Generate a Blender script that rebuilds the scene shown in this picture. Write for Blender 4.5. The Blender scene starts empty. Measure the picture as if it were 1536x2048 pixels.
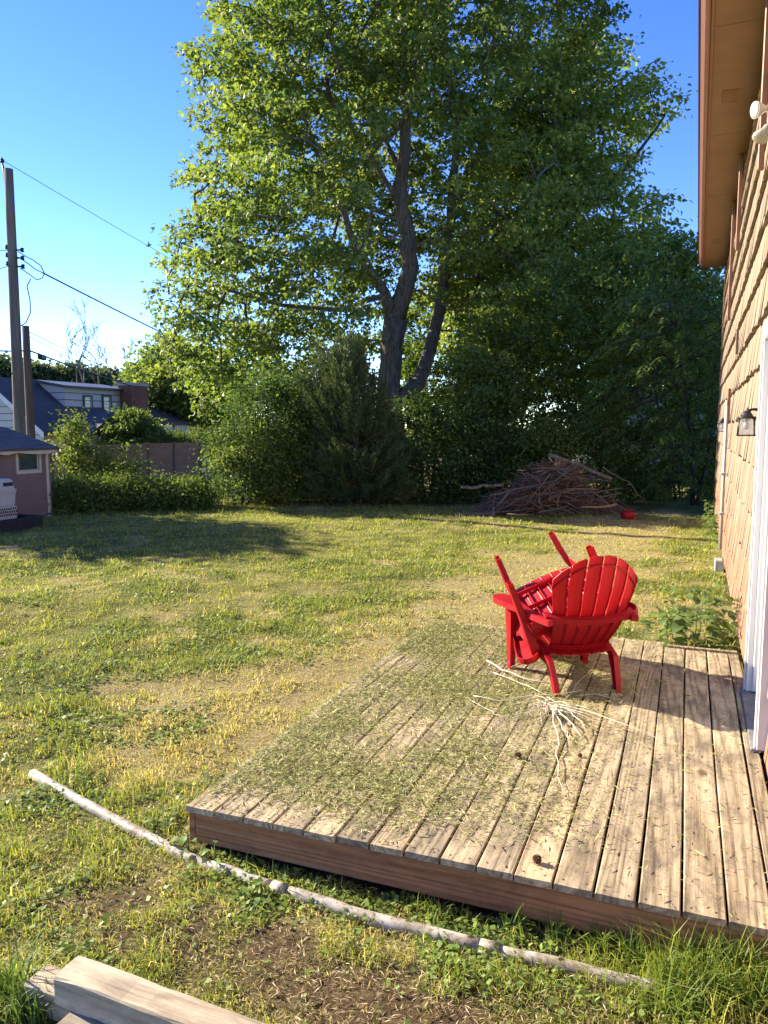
import bpy, bmesh, math, random
import numpy as np
from mathutils import Vector, Matrix, Euler

# ------------------------------------------------------------------ camera, sky, sun
random.seed(4)
RNG = np.random.default_rng(11)
SC = bpy.context.scene
COL = SC.collection
R = math.radians
CAM_Z = 1.85
F_PX, CX, CY = 1540.0, 768.0, 1024.0
PITCH, YAW = R(6.336), R(21.457)

cam = bpy.data.cameras.new('camera')
cam_o = bpy.data.objects.new('camera', cam)
COL.objects.link(cam_o)
cam_o.location = (0, 0, CAM_Z)
cam_o.rotation_euler = (R(90) - PITCH, 0, YAW)
cam.sensor_fit = 'VERTICAL'
cam.sensor_height = 36.0
cam.lens = F_PX / 2048.0 * 36.0
cam.clip_start = 0.05
cam.clip_end = 3000
SC.camera = cam_o

SUN_EL = R(26.0)
SUN_AZ = Vector((-1.0, 0.14, 0)).normalized()
world = bpy.data.worlds.new('World')
SC.world = world
world.use_nodes = True
wn = world.node_tree.nodes
sky = wn.new('ShaderNodeTexSky')
sky.sky_type = 'NISHITA'
sky.sun_disc = False
sky.sun_elevation = SUN_EL
sky.sun_rotation = math.atan2(SUN_AZ.x, SUN_AZ.y)
sky.altitude = 1800
sky.air_density = 1.0
sky.dust_density = 0.05
sky.ozone_density = 3.0
bg = wn['Background']
bg.inputs['Strength'].default_value = 0.108
hs = wn.new('ShaderNodeHueSaturation')
hs.inputs['Saturation'].default_value = 1.25
hs.inputs['Hue'].default_value = 0.522
world.node_tree.links.new(sky.outputs[0], hs.inputs['Color'])
world.node_tree.links.new(hs.outputs[0], bg.inputs[0])

sun = bpy.data.lights.new('sun', 'SUN')
sun.energy = 5.0
sun.angle = R(0.53)
sun.color = (1.0, 0.87, 0.67)
sun_o = bpy.data.objects.new('sun', sun)
COL.objects.link(sun_o)
sun_o.location = (-30, 5, 30)
sd = Vector((-SUN_AZ.x * math.cos(SUN_EL), -SUN_AZ.y * math.cos(SUN_EL), -math.sin(SUN_EL)))
sun_o.rotation_euler = sd.to_track_quat('-Z', 'Y').to_euler()

vs = SC.view_settings
vs.view_transform = 'Standard'
vs.look = 'None'
vs.exposure = 1.9
vs.gamma = 1.0
SC.cycles.max_bounces = 6
SC.cycles.diffuse_bounces = 3
SC.cycles.transmission_bounces = 4
SC.cycles.transparent_max_bounces = 6
SC.cycles.use_denoising = True

# ------------------------------------------------------------------ pixel -> world helpers
_cp, _sp, _cy, _sy = math.cos(PITCH), math.sin(PITCH), math.cos(YAW), math.sin(YAW)

def ray(px, py):
    a = (px - CX) / F_PX
    b = -(py - CY) / F_PX
    Fh = _cp + b * _sp
    U = -_sp + b * _cp
    return Vector((-_sy * Fh + _cy * a, _cy * Fh + _sy * a, U))

CAMP = Vector((0, 0, CAM_Z))
def at_ground(px, py, z=0.0):
    r = ray(px, py); return CAMP + r * ((z - CAM_Z) / r.z)
def at_x(px, py, X):
    r = ray(px, py); return CAMP + r * (X / r.x)
def at_y(px, py, Y):
    r = ray(px, py); return CAMP + r * (Y / r.y)
def at_d(px, py, D):
    """point at horizontal forward depth D"""
    r = ray(px, py)
    fwd = -_sy * r.x + _cy * r.y
    return CAMP + r * (D / fwd)

# ------------------------------------------------------------------ numpy noise
_perm = RNG.permutation(4096)
_val = RNG.random(4096)
def vnoise(p):
    p = np.asarray(p, float)
    i = np.floor(p).astype(np.int64); f = p - i
    f = f * f * (3 - 2 * f)
    def h(ix, iy, iz):
        return _val[_perm[(_perm[(_perm[ix & 4095] + iy) & 4095] + iz) & 4095]]
    x, y, z = i[:, 0], i[:, 1], i[:, 2]
    r = 0
    for dx in (0, 1):
        wx = f[:, 0] if dx else 1 - f[:, 0]
        for dy in (0, 1):
            wy = f[:, 1] if dy else 1 - f[:, 1]
            for dz in (0, 1):
                wz = f[:, 2] if dz else 1 - f[:, 2]
                r = r + wx * wy * wz * h(x + dx, y + dy, z + dz)
    return r
def fbm(p, octv=4):
    p = np.asarray(p, float); a, s, t = 1.0, 0.0, 0.0
    for k in range(octv):
        s = s + a * vnoise(p * (2 ** k) + 17.3 * k); t += a; a *= 0.5
    return s / t
def sstep(a, b, x):
    t = np.clip((x - a) / (b - a), 0, 1); return t * t * (3 - 2 * t)

# ------------------------------------------------------------------ materials
class NT:
    def __init__(s, name):
        s.m = bpy.data.materials.new(name); s.m.use_nodes = True
        s.t = s.m.node_tree; s.n = s.t.nodes; s.l = s.t.links
        s.b = s.n['Principled BSDF']; s.out = s.n['Material Output']
    def node(s, typ, **kw):
        n = s.n.new(typ)
        for k, v in kw.items(): setattr(n, k, v)
        return n
    def link(s, a, b): s.l.new(a, b)
    def coord(s, kind='Object', scale=(1, 1, 1), loc=None):
        tc = s.node('ShaderNodeTexCoord'); mp = s.node('ShaderNodeMapping')
        mp.inputs['Scale'].default_value = scale
        s.link(tc.outputs[kind], mp.inputs['Vector'])
        if loc is not None: s.link(loc, mp.inputs['Location'])
        return mp.outputs[0]
    def noise(s, vec, scale, detail=6, rough=0.6, dist=0.0):
        n = s.node('ShaderNodeTexNoise'); n.inputs['Scale'].default_value = scale
        n.inputs['Detail'].default_value = detail; n.inputs['Roughness'].default_value = rough
        n.inputs['Distortion'].default_value = dist
        s.link(vec, n.inputs['Vector']); return n.outputs['Fac']
    def ramp(s, fac, stops, interp='LINEAR'):
        r = s.node('ShaderNodeValToRGB'); e = r.color_ramp.elements
        r.color_ramp.interpolation = interp
        while len(e) < len(stops): e.new(0.5)
        for i, (p, c) in enumerate(stops):
            e[i].position = p; e[i].color = (*c, 1) if len(c) == 3 else c
        s.link(fac, r.inputs[0]); return r.outputs[0]
    def mix(s, fac, a, b, mode='MIX'):
        m = s.node('ShaderNodeMix', data_type='RGBA', blend_type=mode)
        if isinstance(fac, (int, float)): m.inputs[0].default_value = fac
        else: s.link(fac, m.inputs[0])
        for k, v in ((6, a), (7, b)):
            if isinstance(v, tuple): m.inputs[k].default_value = (*v, 1)
            else: s.link(v, m.inputs[k])
        return m.outputs[2]
    def math(s, op, a, b=None):
        m = s.node('ShaderNodeMath', operation=op)
        for k, v in ((0, a), (1, b)):
            if v is None: continue
            if isinstance(v, (int, float)): m.inputs[k].default_value = v
            else: s.link(v, m.inputs[k])
        return m.outputs[0]
    def base(s, col, rough=0.6, spec=0.3, metal=0.0):
        if isinstance(col, tuple): s.b.inputs['Base Color'].default_value = (*col, 1)
        else: s.link(col, s.b.inputs['Base Color'])
        if isinstance(rough, (int, float)): s.b.inputs['Roughness'].default_value = rough
        else: s.link(rough, s.b.inputs['Roughness'])
        s.b.inputs['Specular IOR Level'].default_value = spec
        s.b.inputs['Metallic'].default_value = metal
    def bump(s, h, strength=0.3, dist=0.01):
        b = s.node('ShaderNodeBump'); b.inputs['Strength'].default_value = strength
        b.inputs['Distance'].default_value = dist
        s.link(h, b.inputs['Height']); s.link(b.outputs[0], s.b.inputs['Normal'])

def paint(name, col, rough=0.55, var=0.12, scale=6, bump=0.05, spec=0.3, metal=0.0):
    t = NT(name); v = t.coord('Object')
    n = t.noise(v, scale, 8, 0.65)
    dark = tuple(c * (1 - var * 1.5) for c in col); lite = tuple(min(1, c * (1 + var)) for c in col)
    t.base(t.ramp(n, [(0.25, dark), (0.75, lite)]), rough, spec, metal)
    if bump: t.bump(t.noise(v, scale * 8, 4), bump, 0.01)
    return t.m

def leaf_mat(name, trans=0.45, rough=0.5, spec=0.25, attr='col', tint=(1.25, 1.2, 0.55)):
    t = NT(name)
    a = t.node('ShaderNodeAttribute', attribute_name=attr)
    t.base(a.outputs['Color'], rough, spec)
    tr = t.node('ShaderNodeBsdfTranslucent')
    t.link(t.mix(1.0, a.outputs['Color'], tint, 'MULTIPLY'), tr.inputs['Color'])
    mx = t.node('ShaderNodeMixShader'); mx.inputs[0].default_value = trans
    t.link(t.b.outputs[0], mx.inputs[1]); t.link(tr.outputs[0], mx.inputs[2])
    t.link(mx.outputs[0], t.out.inputs['Surface'])
    return t.m

def wood_mat(name, stops, axis=1, stain=(0.10, 0.09, 0.075), stain_amt=0.55, ring=16.0, rough=0.75, knots=True):
    """weathered board: grain runs along `axis`; per-object offset"""
    t = NT(name)
    oi = t.node('ShaderNodeObjectInfo')
    off = t.node('ShaderNodeVectorMath', operation='SCALE'); off.inputs['Scale'].default_value = 37.0
    cmb = t.node('ShaderNodeCombineXYZ')
    t.link(oi.outputs['Random'], cmb.inputs[0]); t.link(oi.outputs['Random'], cmb.inputs[1]); t.link(oi.outputs['Random'], cmb.inputs[2])
    t.link(cmb.outputs[0], off.inputs[0])
    sc = [1.0, 1.0, 1.0]; sc[axis] = 0.045
    v = t.coord('Object', tuple(sc), off.outputs[0])
    # cathedral grain: distorted bands through a slow noise field
    field = t.noise(v, 3.2, 2, 0.4, 0.12)
    rings = t.math('SINE', t.math('MULTIPLY', field, ring * 6.283))
    rings = t.math('POWER', t.math('ADD', t.math('MULTIPLY', rings, 0.5), 0.5), 0.6)
    sc2 = [1.0, 1.0, 1.0]; sc2[axis] = 0.03
    v2 = t.coord('Object', tuple(sc2), off.outputs[0])
    fibre = t.noise(v2, 75, 6, 0.75)
    fibre = t.ramp(fibre, [(0.34, (0, 0, 0)), (0.62, (1, 1, 1))])
    grain = t.math('ADD', t.math('MULTIPLY', rings, 0.5), t.math('MULTIPLY', fibre, 0.5))
    c = t.ramp(grain, stops)
    v3 = t.coord('Object', (1, 1, 1), off.outputs[0])
    s4 = [1.0, 1.0, 1.0]; s4[axis] = 0.35
    v4 = t.coord('Object', tuple(s4), off.outputs[0])
    blot = t.noise(v4, 9.0, 9, 0.72, 0.6)
    c = t.mix(t.ramp(blot, [(0.44, (0, 0, 0)), (0.66, (1, 1, 1))]), c, t.mix(stain_amt, c, stain))
    fine = t.noise(v3, 45, 4, 0.7)
    c = t.mix(t.ramp(fine, [(0.60, (0, 0, 0)), (0.78, (0.5, 0.5, 0.5))]), c, t.mix(0.6, c, stain))
    if knots:
        sk = [1.0, 1.0, 1.0]; sk[axis] = 0.45
        vk = t.coord('Object', tuple(sk), off.outputs[0])
        vo = t.node('ShaderNodeTexVoronoi'); vo.inputs['Scale'].default_value = 2.1
        t.link(vk, vo.inputs['Vector'])
        kd = t.math('ADD', vo.outputs['Distance'], t.math('MULTIPLY', fine, 0.03))
        c = t.mix(t.ramp(kd, [(0.035, (0.9, 0.9, 0.9)), (0.075, (0, 0, 0))]), c, (0.09, 0.055, 0.03))
    # per-board tone
    tone = t.ramp(oi.outputs['Random'], [(0.0, (0.74, 0.73, 0.72)), (0.5, (1.0, 0.97, 0.92)), (1.0, (1.14, 1.08, 0.98))])
    c = t.mix(1.0, c, tone, 'MULTIPLY')
    t.base(c, rough, 0.2)
    t.bump(t.math('ADD', grain, t.math('MULTIPLY', fine, 0.4)), 0.35, 0.004)
    return t.m

M = {}
M['leaf'] = leaf_mat('maple_leaf', 0.52)
M['leaf_dark'] = leaf_mat('shrub_leaf', 0.42, 0.6, 0.14)
M['needle'] = leaf_mat('cedar_needle', 0.2, 0.6, 0.2, tint=(1.2, 1.2, 0.7))
M['grass'] = leaf_mat('grass_blade', 0.4, 0.55, 0.25, tint=(1.2, 1.15, 0.6))
M['clip'] = leaf_mat('clipping', 0.2, 0.7, 0.2, tint=(1.1, 1.1, 0.8))
M['deck'] = wood_mat('weathered_deck_wood', [(0.05, (0.105, 0.078, 0.048)), (0.36, (0.28, 0.228, 0.152)), (0.8, (0.44, 0.368, 0.252))], 1, (0.095, 0.08, 0.062), 0.85, 26.0)
M['fascia'] = wood_mat('brown_fascia_wood', [(0.1, (0.22, 0.095, 0.04)), (0.5, (0.40, 0.195, 0.085)), (0.9, (0.50, 0.265, 0.13))], 0, (0.07, 0.04, 0.025), 0.5, 22.0)
M['timber'] = wood_mat('grey_timber', [(0.08, (0.17, 0.145, 0.105)), (0.4, (0.33, 0.285, 0.215)), (0.85, (0.43, 0.38, 0.295))], 0, (0.16, 0.135, 0.10), 0.7, 18.0)
M['shake'] = None
M['soffit'] = paint('brown_soffit_paint', (0.27, 0.165, 0.095), 0.6, 0.14, 2.5)
M['gutter'] = paint('brown_gutter_metal', (0.17, 0.082, 0.058), 0.35, 0.08, 3, 0.0, 0.5)
M['white'] = paint('white_door_paint', (0.58, 0.57, 0.55), 0.4, 0.04, 5, 0.02)
M['greysill'] = paint('grey_sill_wood', (0.17, 0.165, 0.16), 0.7, 0.35, 14)
M['black'] = paint('black_metal', (0.018, 0.017, 0.017), 0.45, 0.1, 8, 0.0, 0.5)
M['bulbwhite'] = paint('bulb_white', (0.48, 0.45, 0.40), 0.25, 0.03, 8, 0.0, 0.5)
M['steel'] = paint('grey_conduit', (0.38, 0.35, 0.31), 0.5, 0.15, 9, 0.0, 0.4)
M['browncond'] = paint('brown_painted_conduit', (0.26, 0.13, 0.075), 0.5, 0.12, 8, 0.0)
M['concrete'] = paint('concrete', (0.36, 0.33, 0.28), 0.85, 0.2, 9, 0.3)
M['shed'] = paint('mauve_shed_siding', (0.235, 0.155, 0.132), 0.75, 0.10, 3, 0.05)
M['cream'] = paint('cream_trim', (0.60, 0.53, 0.39), 0.6, 0.1, 7, 0.05)
M['shingle'] = paint('grey_roof_shingle', (0.12, 0.108, 0.10), 0.85, 0.3, 5, 0.3)
M['roofdark'] = paint('dark_roof_shingle', (0.085, 0.078, 0.078), 0.85, 0.25, 1.5, 0.2)
M['rooflight'] = paint('pale_roof_shingle', (0.27, 0.265, 0.26), 0.85, 0.2, 2.0, 0.2)
M['siding'] = paint('grey_siding', (0.46, 0.46, 0.44), 0.6, 0.06, 1.2, 0.0)
M['sidingblue'] = paint('blue_grey_siding', (0.30, 0.38, 0.43), 0.6, 0.08, 1.2, 0.0)
M['trimdark'] = paint('dark_trim', (0.05, 0.055, 0.06), 0.5, 0.1, 5, 0.0)
M['sash'] = paint('sash_white', (0.62, 0.63, 0.62), 0.5, 0.05, 5, 0.0)
M['brick'] = paint('brick', (0.20, 0.085, 0.06), 0.85, 0.35, 4, 0.2)
M['fence'] = paint('brown_fence_board', (0.24, 0.13, 0.10), 0.7, 0.12, 3, 0.05)
M['fencepost'] = paint('fence_post', (0.13, 0.10, 0.095), 0.7, 0.12, 3, 0.0)
M['pet'] = paint('beige_plastic', (0.50, 0.475, 0.42), 0.5, 0.06, 6, 0.0, 0.4)
M['petdark'] = paint('dark_slot', (0.035, 0.035, 0.04), 0.6, 0.1, 6, 0.0)
M['crate'] = paint('black_plastic_tray', (0.03, 0.032, 0.036), 0.5, 0.15, 6, 0.0, 0.4)
M['wire'] = paint('wire_black', (0.015, 0.015, 0.016), 0.5, 0.05, 6, 0.0)
M['stick'] = None
M['pipe'] = None
M['drystem'] = paint('dry_pale_stem', (0.56, 0.49, 0.37), 0.75, 0.2, 30, 0.1)
M['seed'] = paint('brown_seed_ball', (0.13, 0.065, 0.035), 0.8, 0.25, 40, 0.2)
M['stemgreen'] = paint('green_stem', (0.10, 0.16, 0.05), 0.6, 0.15, 20, 0.0)
M['screw'] = paint('screw_head', (0.06, 0.05, 0.045), 0.5, 0.1, 20, 0.0, 0.5, 0.5)

def _shake():
    t = NT('cedar_shake_paint')
    v = t.coord('Object', (1, 1, 1))
    geo = t.node('ShaderNodeNewGeometry')
    mp = t.node('ShaderNodeMapping'); mp.inputs['Scale'].default_value = (30, 30, 1.4)
    t.link(geo.outputs['Position'], mp.inputs['Vector'])
    stri = t.noise(mp.outputs[0], 3.0, 5, 0.7)
    big = t.node('ShaderNodeMapping'); big.inputs['Scale'].default_value = (1, 1.3, 1.0)
    t.link(geo.outputs['Position'], big.inputs['Vector'])
    wear = t.noise(big.outputs[0], 1.7, 6, 0.65, 0.4)
    sep = t.node('ShaderNodeSeparateXYZ'); t.link(geo.outputs['Position'], sep.inputs[0])
    # paint has weathered off on the lower courses (rain splash zone)
    low = t.math('SUBTRACT', 1.0, t.math('MULTIPLY', sep.outputs[2], 0.62))
    lowc = t.node('ShaderNodeClamp'); t.link(low, lowc.inputs[0])
    wearm = t.math('ADD', t.math('MULTIPLY', wear, 0.75), t.math('MULTIPLY', lowc.outputs[0], 0.45))
    isl = t.node('ShaderNodeAttribute', attribute_name='tone')
    c1 = t.ramp(stri, [(0.3, (0.155, 0.115, 0.08)), (0.55, (0.26, 0.20, 0.14)), (0.8, (0.34, 0.27, 0.195))])
    c2 = t.ramp(stri, [(0.3, (0.17, 0.088, 0.055)), (0.6, (0.30, 0.168, 0.105)), (0.85, (0.38, 0.245, 0.165))])
    c = t.mix(t.ramp(wearm, [(0.50, (0, 0, 0)), (0.70, (1, 1, 1))]), c1, c2)
    oi = t.node('ShaderNodeObjectInfo')
    tone = t.ramp(oi.outputs['Random'], [(0, (0.72, 0.70, 0.67)), (0.5, (0.95, 0.95, 0.95)), (1, (1.12, 1.1, 1.06))])
    c = t.mix(1.0, c, tone, 'MULTIPLY')
    # nail spots
    t.base(c, 0.75, 0.2)
    t.bump(stri, 0.6, 0.006)
    return t.m
M['shake'] = _shake()

def _bark(name, c0, c1, c2, zs=0.18, sc=14):
    t = NT(name)
    v = t.coord('Object', (1, 1, zs))
    n = t.noise(v, sc, 8, 0.65, 0.6)
    n2 = t.noise(t.coord('Object'), 3, 5, 0.6)
    c = t.ramp(n, [(0.3, c0), (0.5, c1), (0.7, c2)])
    c = t.mix(t.math('MULTIPLY', n2, 0.5), c, t.mix(0.5, c, (0.05, 0.05, 0.045)))
    t.base(c, 0.9, 0.1); t.bump(n, 0.9, 0.03)
    return t.m
M['bark'] = _bark('grey_maple_bark', (0.05, 0.042, 0.035), (0.15, 0.13, 0.11), (0.26, 0.235, 0.21))
M['barkdark'] = _bark('dark_bark', (0.025, 0.02, 0.017), (0.06, 0.05, 0.042), (0.11, 0.095, 0.08))
M['deadbark'] = _bark('dead_grey_bark', (0.07, 0.062, 0.055), (0.14, 0.125, 0.11), (0.2, 0.18, 0.16))
M['pole'] = _bark('utility_pole_wood', (0.10, 0.083, 0.068), (0.19, 0.16, 0.135), (0.27, 0.235, 0.2), 0.05, 10)
M['pole2'] = _bark('brown_pole_wood', (0.07, 0.052, 0.042), (0.14, 0.105, 0.085), (0.2, 0.155, 0.125), 0.05, 10)
M['stick'] = leaf_mat('brush_stick', 0.0, 0.85, 0.1)
def _pipe():
    t = NT('weathered_white_pipe')
    v = t.coord('Object')
    n = t.noise(v, 9, 8, 0.7, 0.5); n2 = t.noise(v, 38, 5, 0.7)
    c = t.ramp(n, [(0.36, (0.16, 0.13, 0.09)), (0.50, (0.33, 0.30, 0.245)), (0.66, (0.50, 0.475, 0.42))])
    c = t.mix(t.ramp(n2, [(0.50, (0, 0, 0)), (0.62, (0.9, 0.9, 0.9))]), c, (0.15, 0.115, 0.075))
    t.base(c, 0.6, 0.3); t.bump(n2, 0.3, 0.004)
    return t.m
M['pipe'] = _pipe()
def _red():
    t = NT('red_plastic')
    v = t.coord('Object')
    n = t.noise(v, 5, 6, 0.6)
    c = t.ramp(n, [(0.3, (0.30, 0.003, 0.008)), (0.7, (0.38, 0.005, 0.012))])
    dust = t.noise(v, 22, 6, 0.75)
    c = t.mix(t.ramp(dust, [(0.62, (0, 0, 0)), (0.85, (0.3, 0.3, 0.3))]), c, (0.42, 0.13, 0.11))
    t.base(c, t.ramp(n, [(0.3, (0.42,) * 3), (0.7, (0.58,) * 3)]), 0.35)
    tr = t.node('ShaderNodeBsdfTranslucent'); tr.inputs['Color'].default_value = (0.85, 0.004, 0.010, 1)
    mx = t.node('ShaderNodeMixShader'); mx.inputs[0].default_value = 0.25
    t.link(t.b.outputs[0], mx.inputs[1]); t.link(tr.outputs[0], mx.inputs[2])
    t.link(mx.outputs[0], t.out.inputs['Surface'])
    return t.m
M['red'] = _red()
def _glass(name, col=(0.9, 0.92, 0.9), rough=0.08, alpha=0.35):
    t = NT(name)
    t.base(col, rough, 0.6)
    tr = t.node('ShaderNodeBsdfTransparent'); tr.inputs[0].default_value = (0.95, 0.95, 0.92, 1)
    mx = t.node('ShaderNodeMixShader'); mx.inputs[0].default_value = 1 - alpha
    t.link(t.b.outputs[0], mx.inputs[1]); t.link(tr.outputs[0], mx.inputs[2])
    t.link(mx.outputs[0], t.out.inputs['Surface'])
    return t.m
M['glass'] = _glass('lantern_glass')
def _pane():
    t = NT('window_pane'); t.base((0.05, 0.07, 0.08), 0.06, 0.9); return t.m
M['pane'] = _pane()
def _lens():
    t = NT('flood_lens'); t.base((0.45, 0.39, 0.30), 0.12, 0.9)
    v = t.coord('Object'); w = t.noise(v, 60, 2); t.bump(w, 0.2, 0.003); return t.m
M['lens'] = _lens()

# ------------------------------------------------------------------ object helpers
def link(o, parent=None):
    COL.objects.link(o)
    if parent is not None: o.parent = parent
    return o
def tag(o, label=None, cat=None, group=None, kind=None):
    if label: o['label'] = label
    if cat: o['category'] = cat
    if group: o['group'] = group
    if kind: o['kind'] = kind
    return o
def thing(name, label, cat, loc=(0, 0, 0), rz=0.0, group=None):
    o = bpy.data.objects.new(name, None)
    o.empty_display_size = 0.1
    o.location = loc; o.rotation_euler = (0, 0, rz)
    link(o); return tag(o, label, cat, group)

class MB:
    def __init__(s): s.v = []; s.f = []; s.sm = []
    def add(s, vs, fs, smooth=False):
        b = len(s.v); s.v += [tuple(v) for v in vs]
        s.f += [tuple(b + i for i in f) for f in fs]; s.sm += [smooth] * len(fs)
    def box(s, lo, hi, mat=None):
        x0, y0, z0 = lo; x1, y1, z1 = hi
        vs = [(x0, y0, z0), (x1, y0, z0), (x1, y1, z0), (x0, y1, z0), (x0, y0, z1), (x1, y0, z1), (x1, y1, z1), (x0, y1, z1)]
        if mat is not None: vs = [tuple(mat @ Vector(v)) for v in vs]
        s.add(vs, [(0, 3, 2, 1), (4, 5, 6, 7), (0, 1, 5, 4), (1, 2, 6, 5), (2, 3, 7, 6), (3, 0, 4, 7)])
    def tube(s, pts, radii, n=6, cap=True, smooth=True):
        pts = [Vector(p) for p in pts]
        if isinstance(radii, (int, float)): radii = [radii] * len(pts)
        base = len(s.v); up = None
        for i, p in enumerate(pts):
            d = (pts[min(i + 1, len(pts) - 1)] - pts[max(i - 1, 0)])
            if d.length < 1e-9: d = Vector((0, 0, 1))
            d.normalize()
            if up is None:
                up = Vector((0, 0, 1)) if abs(d.z) < 0.9 else Vector((1, 0, 0))
            a = d.cross(up)
            if a.length < 1e-6: a = d.orthogonal()
            a.normalize(); b = d.cross(a); up = -b if up.dot(-b) > 0 else b
            for k in range(n):
                t = 2 * math.pi * k / n
                s.v.append(tuple(p + (a * math.cos(t) + b * math.sin(t)) * radii[i]))
        for i in range(len(pts) - 1):
            for k in range(n):
                k2 = (k + 1) % n
                s.f.append((base + i * n + k, base + i * n + k2, base + (i + 1) * n + k2, base + (i + 1) * n + k)); s.sm.append(smooth)
        if cap:
            s.f.append(tuple(base + k for k in reversed(range(n)))); s.sm.append(False)
            e = base + (len(pts) - 1) * n
            s.f.append(tuple(e + k for k in range(n))); s.sm.append(False)
    def lathe(s, prof, n=12, mat=None, smooth=True, axis='z'):
        base = len(s.v)
        for r, z in prof:
            for k in range(n):
                t = 2 * math.pi * k / n
                p = Vector((r * math.cos(t), r * math.sin(t), z))
                if axis == 'y': p = Vector((p.x, p.z, p.y))
                if mat is not None: p = mat @ p
                s.v.append(tuple(p))
        for i in range(len(prof) - 1):
            for k in range(n):
                k2 = (k + 1) % n
                s.f.append((base + i * n + k, base + i * n + k2, base + (i + 1) * n + k2, base + (i + 1) * n + k)); s.sm.append(smooth)
        s.f.append(tuple(base + k for k in reversed(range(n)))); s.sm.append(False)
        e = base + (len(prof) - 1) * n
        s.f.append(tuple(e + k for k in range(n))); s.sm.append(False)
    def prism(s, poly, vec, smooth=False):
        """polygon of 3D points extruded by vec"""
        poly = [Vector(p) for p in poly]; vec = Vector(vec); n = len(poly)
        vs = poly + [p + vec for p in poly]
        fs = [tuple(reversed(range(n))), tuple(range(n, 2 * n))]
        fs += [(i, (i + 1) % n, n + (i + 1) % n, n + i) for i in range(n)]
        s.add(vs, fs, smooth)
    def mesh(s, name, bevel=0.0):
        me = bpy.data.meshes.new(name)
        me.from_pydata(s.v, [], s.f)
        me.polygons.foreach_set('use_smooth', s.sm)
        bm = bmesh.new(); bm.from_mesh(me)
        bmesh.ops.recalc_face_normals(bm, faces=bm.faces)
        if bevel: bmesh.ops.bevel(bm, geom=bm.edges[:], offset=bevel, segments=1, affect='EDGES', clamp_overlap=True)
        bm.to_mesh(me); bm.free(); me.update()
        return me
    def build(s, name, mat, parent=None, bevel=0.0):
        me = s.mesh(name, bevel); me.materials.append(mat)
        return link(bpy.data.objects.new(name, me), parent)

def fast_mesh(name, verts, nper, counts, cols, mat):
    """verts (N*k,3) as polygons of k verts each, face colour attribute"""
    me = bpy.data.meshes.new(name)
    nv = len(verts); nf = nv // nper
    me.vertices.add(nv); me.vertices.foreach_set('co', np.ascontiguousarray(verts, np.float32).ravel())
    me.loops.add(nv); me.loops.foreach_set('vertex_index', np.arange(nv, dtype=np.int32))
    me.polygons.add(nf); me.polygons.foreach_set('loop_start', np.arange(0, nv, nper, dtype=np.int32))
    me.update(calc_edges=True)
    if cols is not None:
        at = me.attributes.new('col', 'FLOAT_COLOR', 'FACE')
        c4 = np.ones((nf, 4), np.float32); c4[:, :3] = cols
        at.data.foreach_set('color', c4.ravel())
    me.materials.append(mat)
    return me

def multi_mesh(name, groups, mat):
    me = bpy.data.meshes.new(name)
    vv = np.concatenate([g[0] for g in groups]); nv = len(vv)
    st = []; o = 0
    for v, k, c in groups: st.append(np.arange(o, o + len(v), k, dtype=np.int32)); o += len(v)
    st = np.concatenate(st); cc = np.concatenate([g[2] for g in groups])
    me.vertices.add(nv); me.vertices.foreach_set('co', np.ascontiguousarray(vv, np.float32).ravel())
    me.loops.add(nv); me.loops.foreach_set('vertex_index', np.arange(nv, dtype=np.int32))
    me.polygons.add(len(st)); me.polygons.foreach_set('loop_start', st)
    me.update(calc_edges=True)
    at = me.attributes.new('col', 'FLOAT_COLOR', 'FACE')
    c4 = np.ones((len(st), 4), np.float32); c4[:, :3] = cc; at.data.foreach_set('color', c4.ravel())
    me.materials.append(mat)
    return me

SH_MAPLE = np.array([(0, 0, 0), (0.22, -0.50, -0.10), (0.50, -0.17, 0.0), (1.0, 0, -0.18), (0.50, 0.17, 0.0), (0.22, 0.50, -0.10)])
SH_OVAL = np.array([(0, 0, 0), (0.42, -0.30, 0.05), (1.0, 0, -0.12), (0.42, 0.30, 0.05)])
SH_LANCE = np.array([(0, 0, 0), (0.4, -0.16, 0.03), (1.0, 0, -0.08), (0.4, 0.16, 0.03)])
SH_NEEDLE = np.array([(0, -0.045, 0), (0, 0.045, 0), (1.0, 0, 0)])

def unit(a):
    return a / np.maximum(np.linalg.norm(a, axis=1, keepdims=True), 1e-9)
def leaf_verts(pos, dirv, nrm, size, shape):
    d = unit(dirv); l = unit(np.cross(nrm, d)); n = np.cross(d, l)
    k = len(shape)
    out = np.empty((len(pos), k, 3))
    for j, (u, v, w) in enumerate(shape):
        out[:, j] = pos + size[:, None] * (d * u + l * v + n * w)
    return out.reshape(-1, 3)

def jitter_cols(base_cols, n, rng, cl=None, var=0.18):
    """random leaf colours from a palette; cl optional per-leaf mix noise 0..1"""
    base_cols = np.array(base_cols)
    t = rng.random(n) * 0.55 + (cl if cl is not None else rng.random(n)) * 0.45
    t = np.clip(t, 0, 0.999) * (len(base_cols) - 1)
    i = t.astype(int); f = (t - i)[:, None]
    c = base_cols[i] * (1 - f) + base_cols[i + 1] * f
    return np.clip(c * (1 + rng.normal(0, var, (n, 1))), 0.005, 1)

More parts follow.
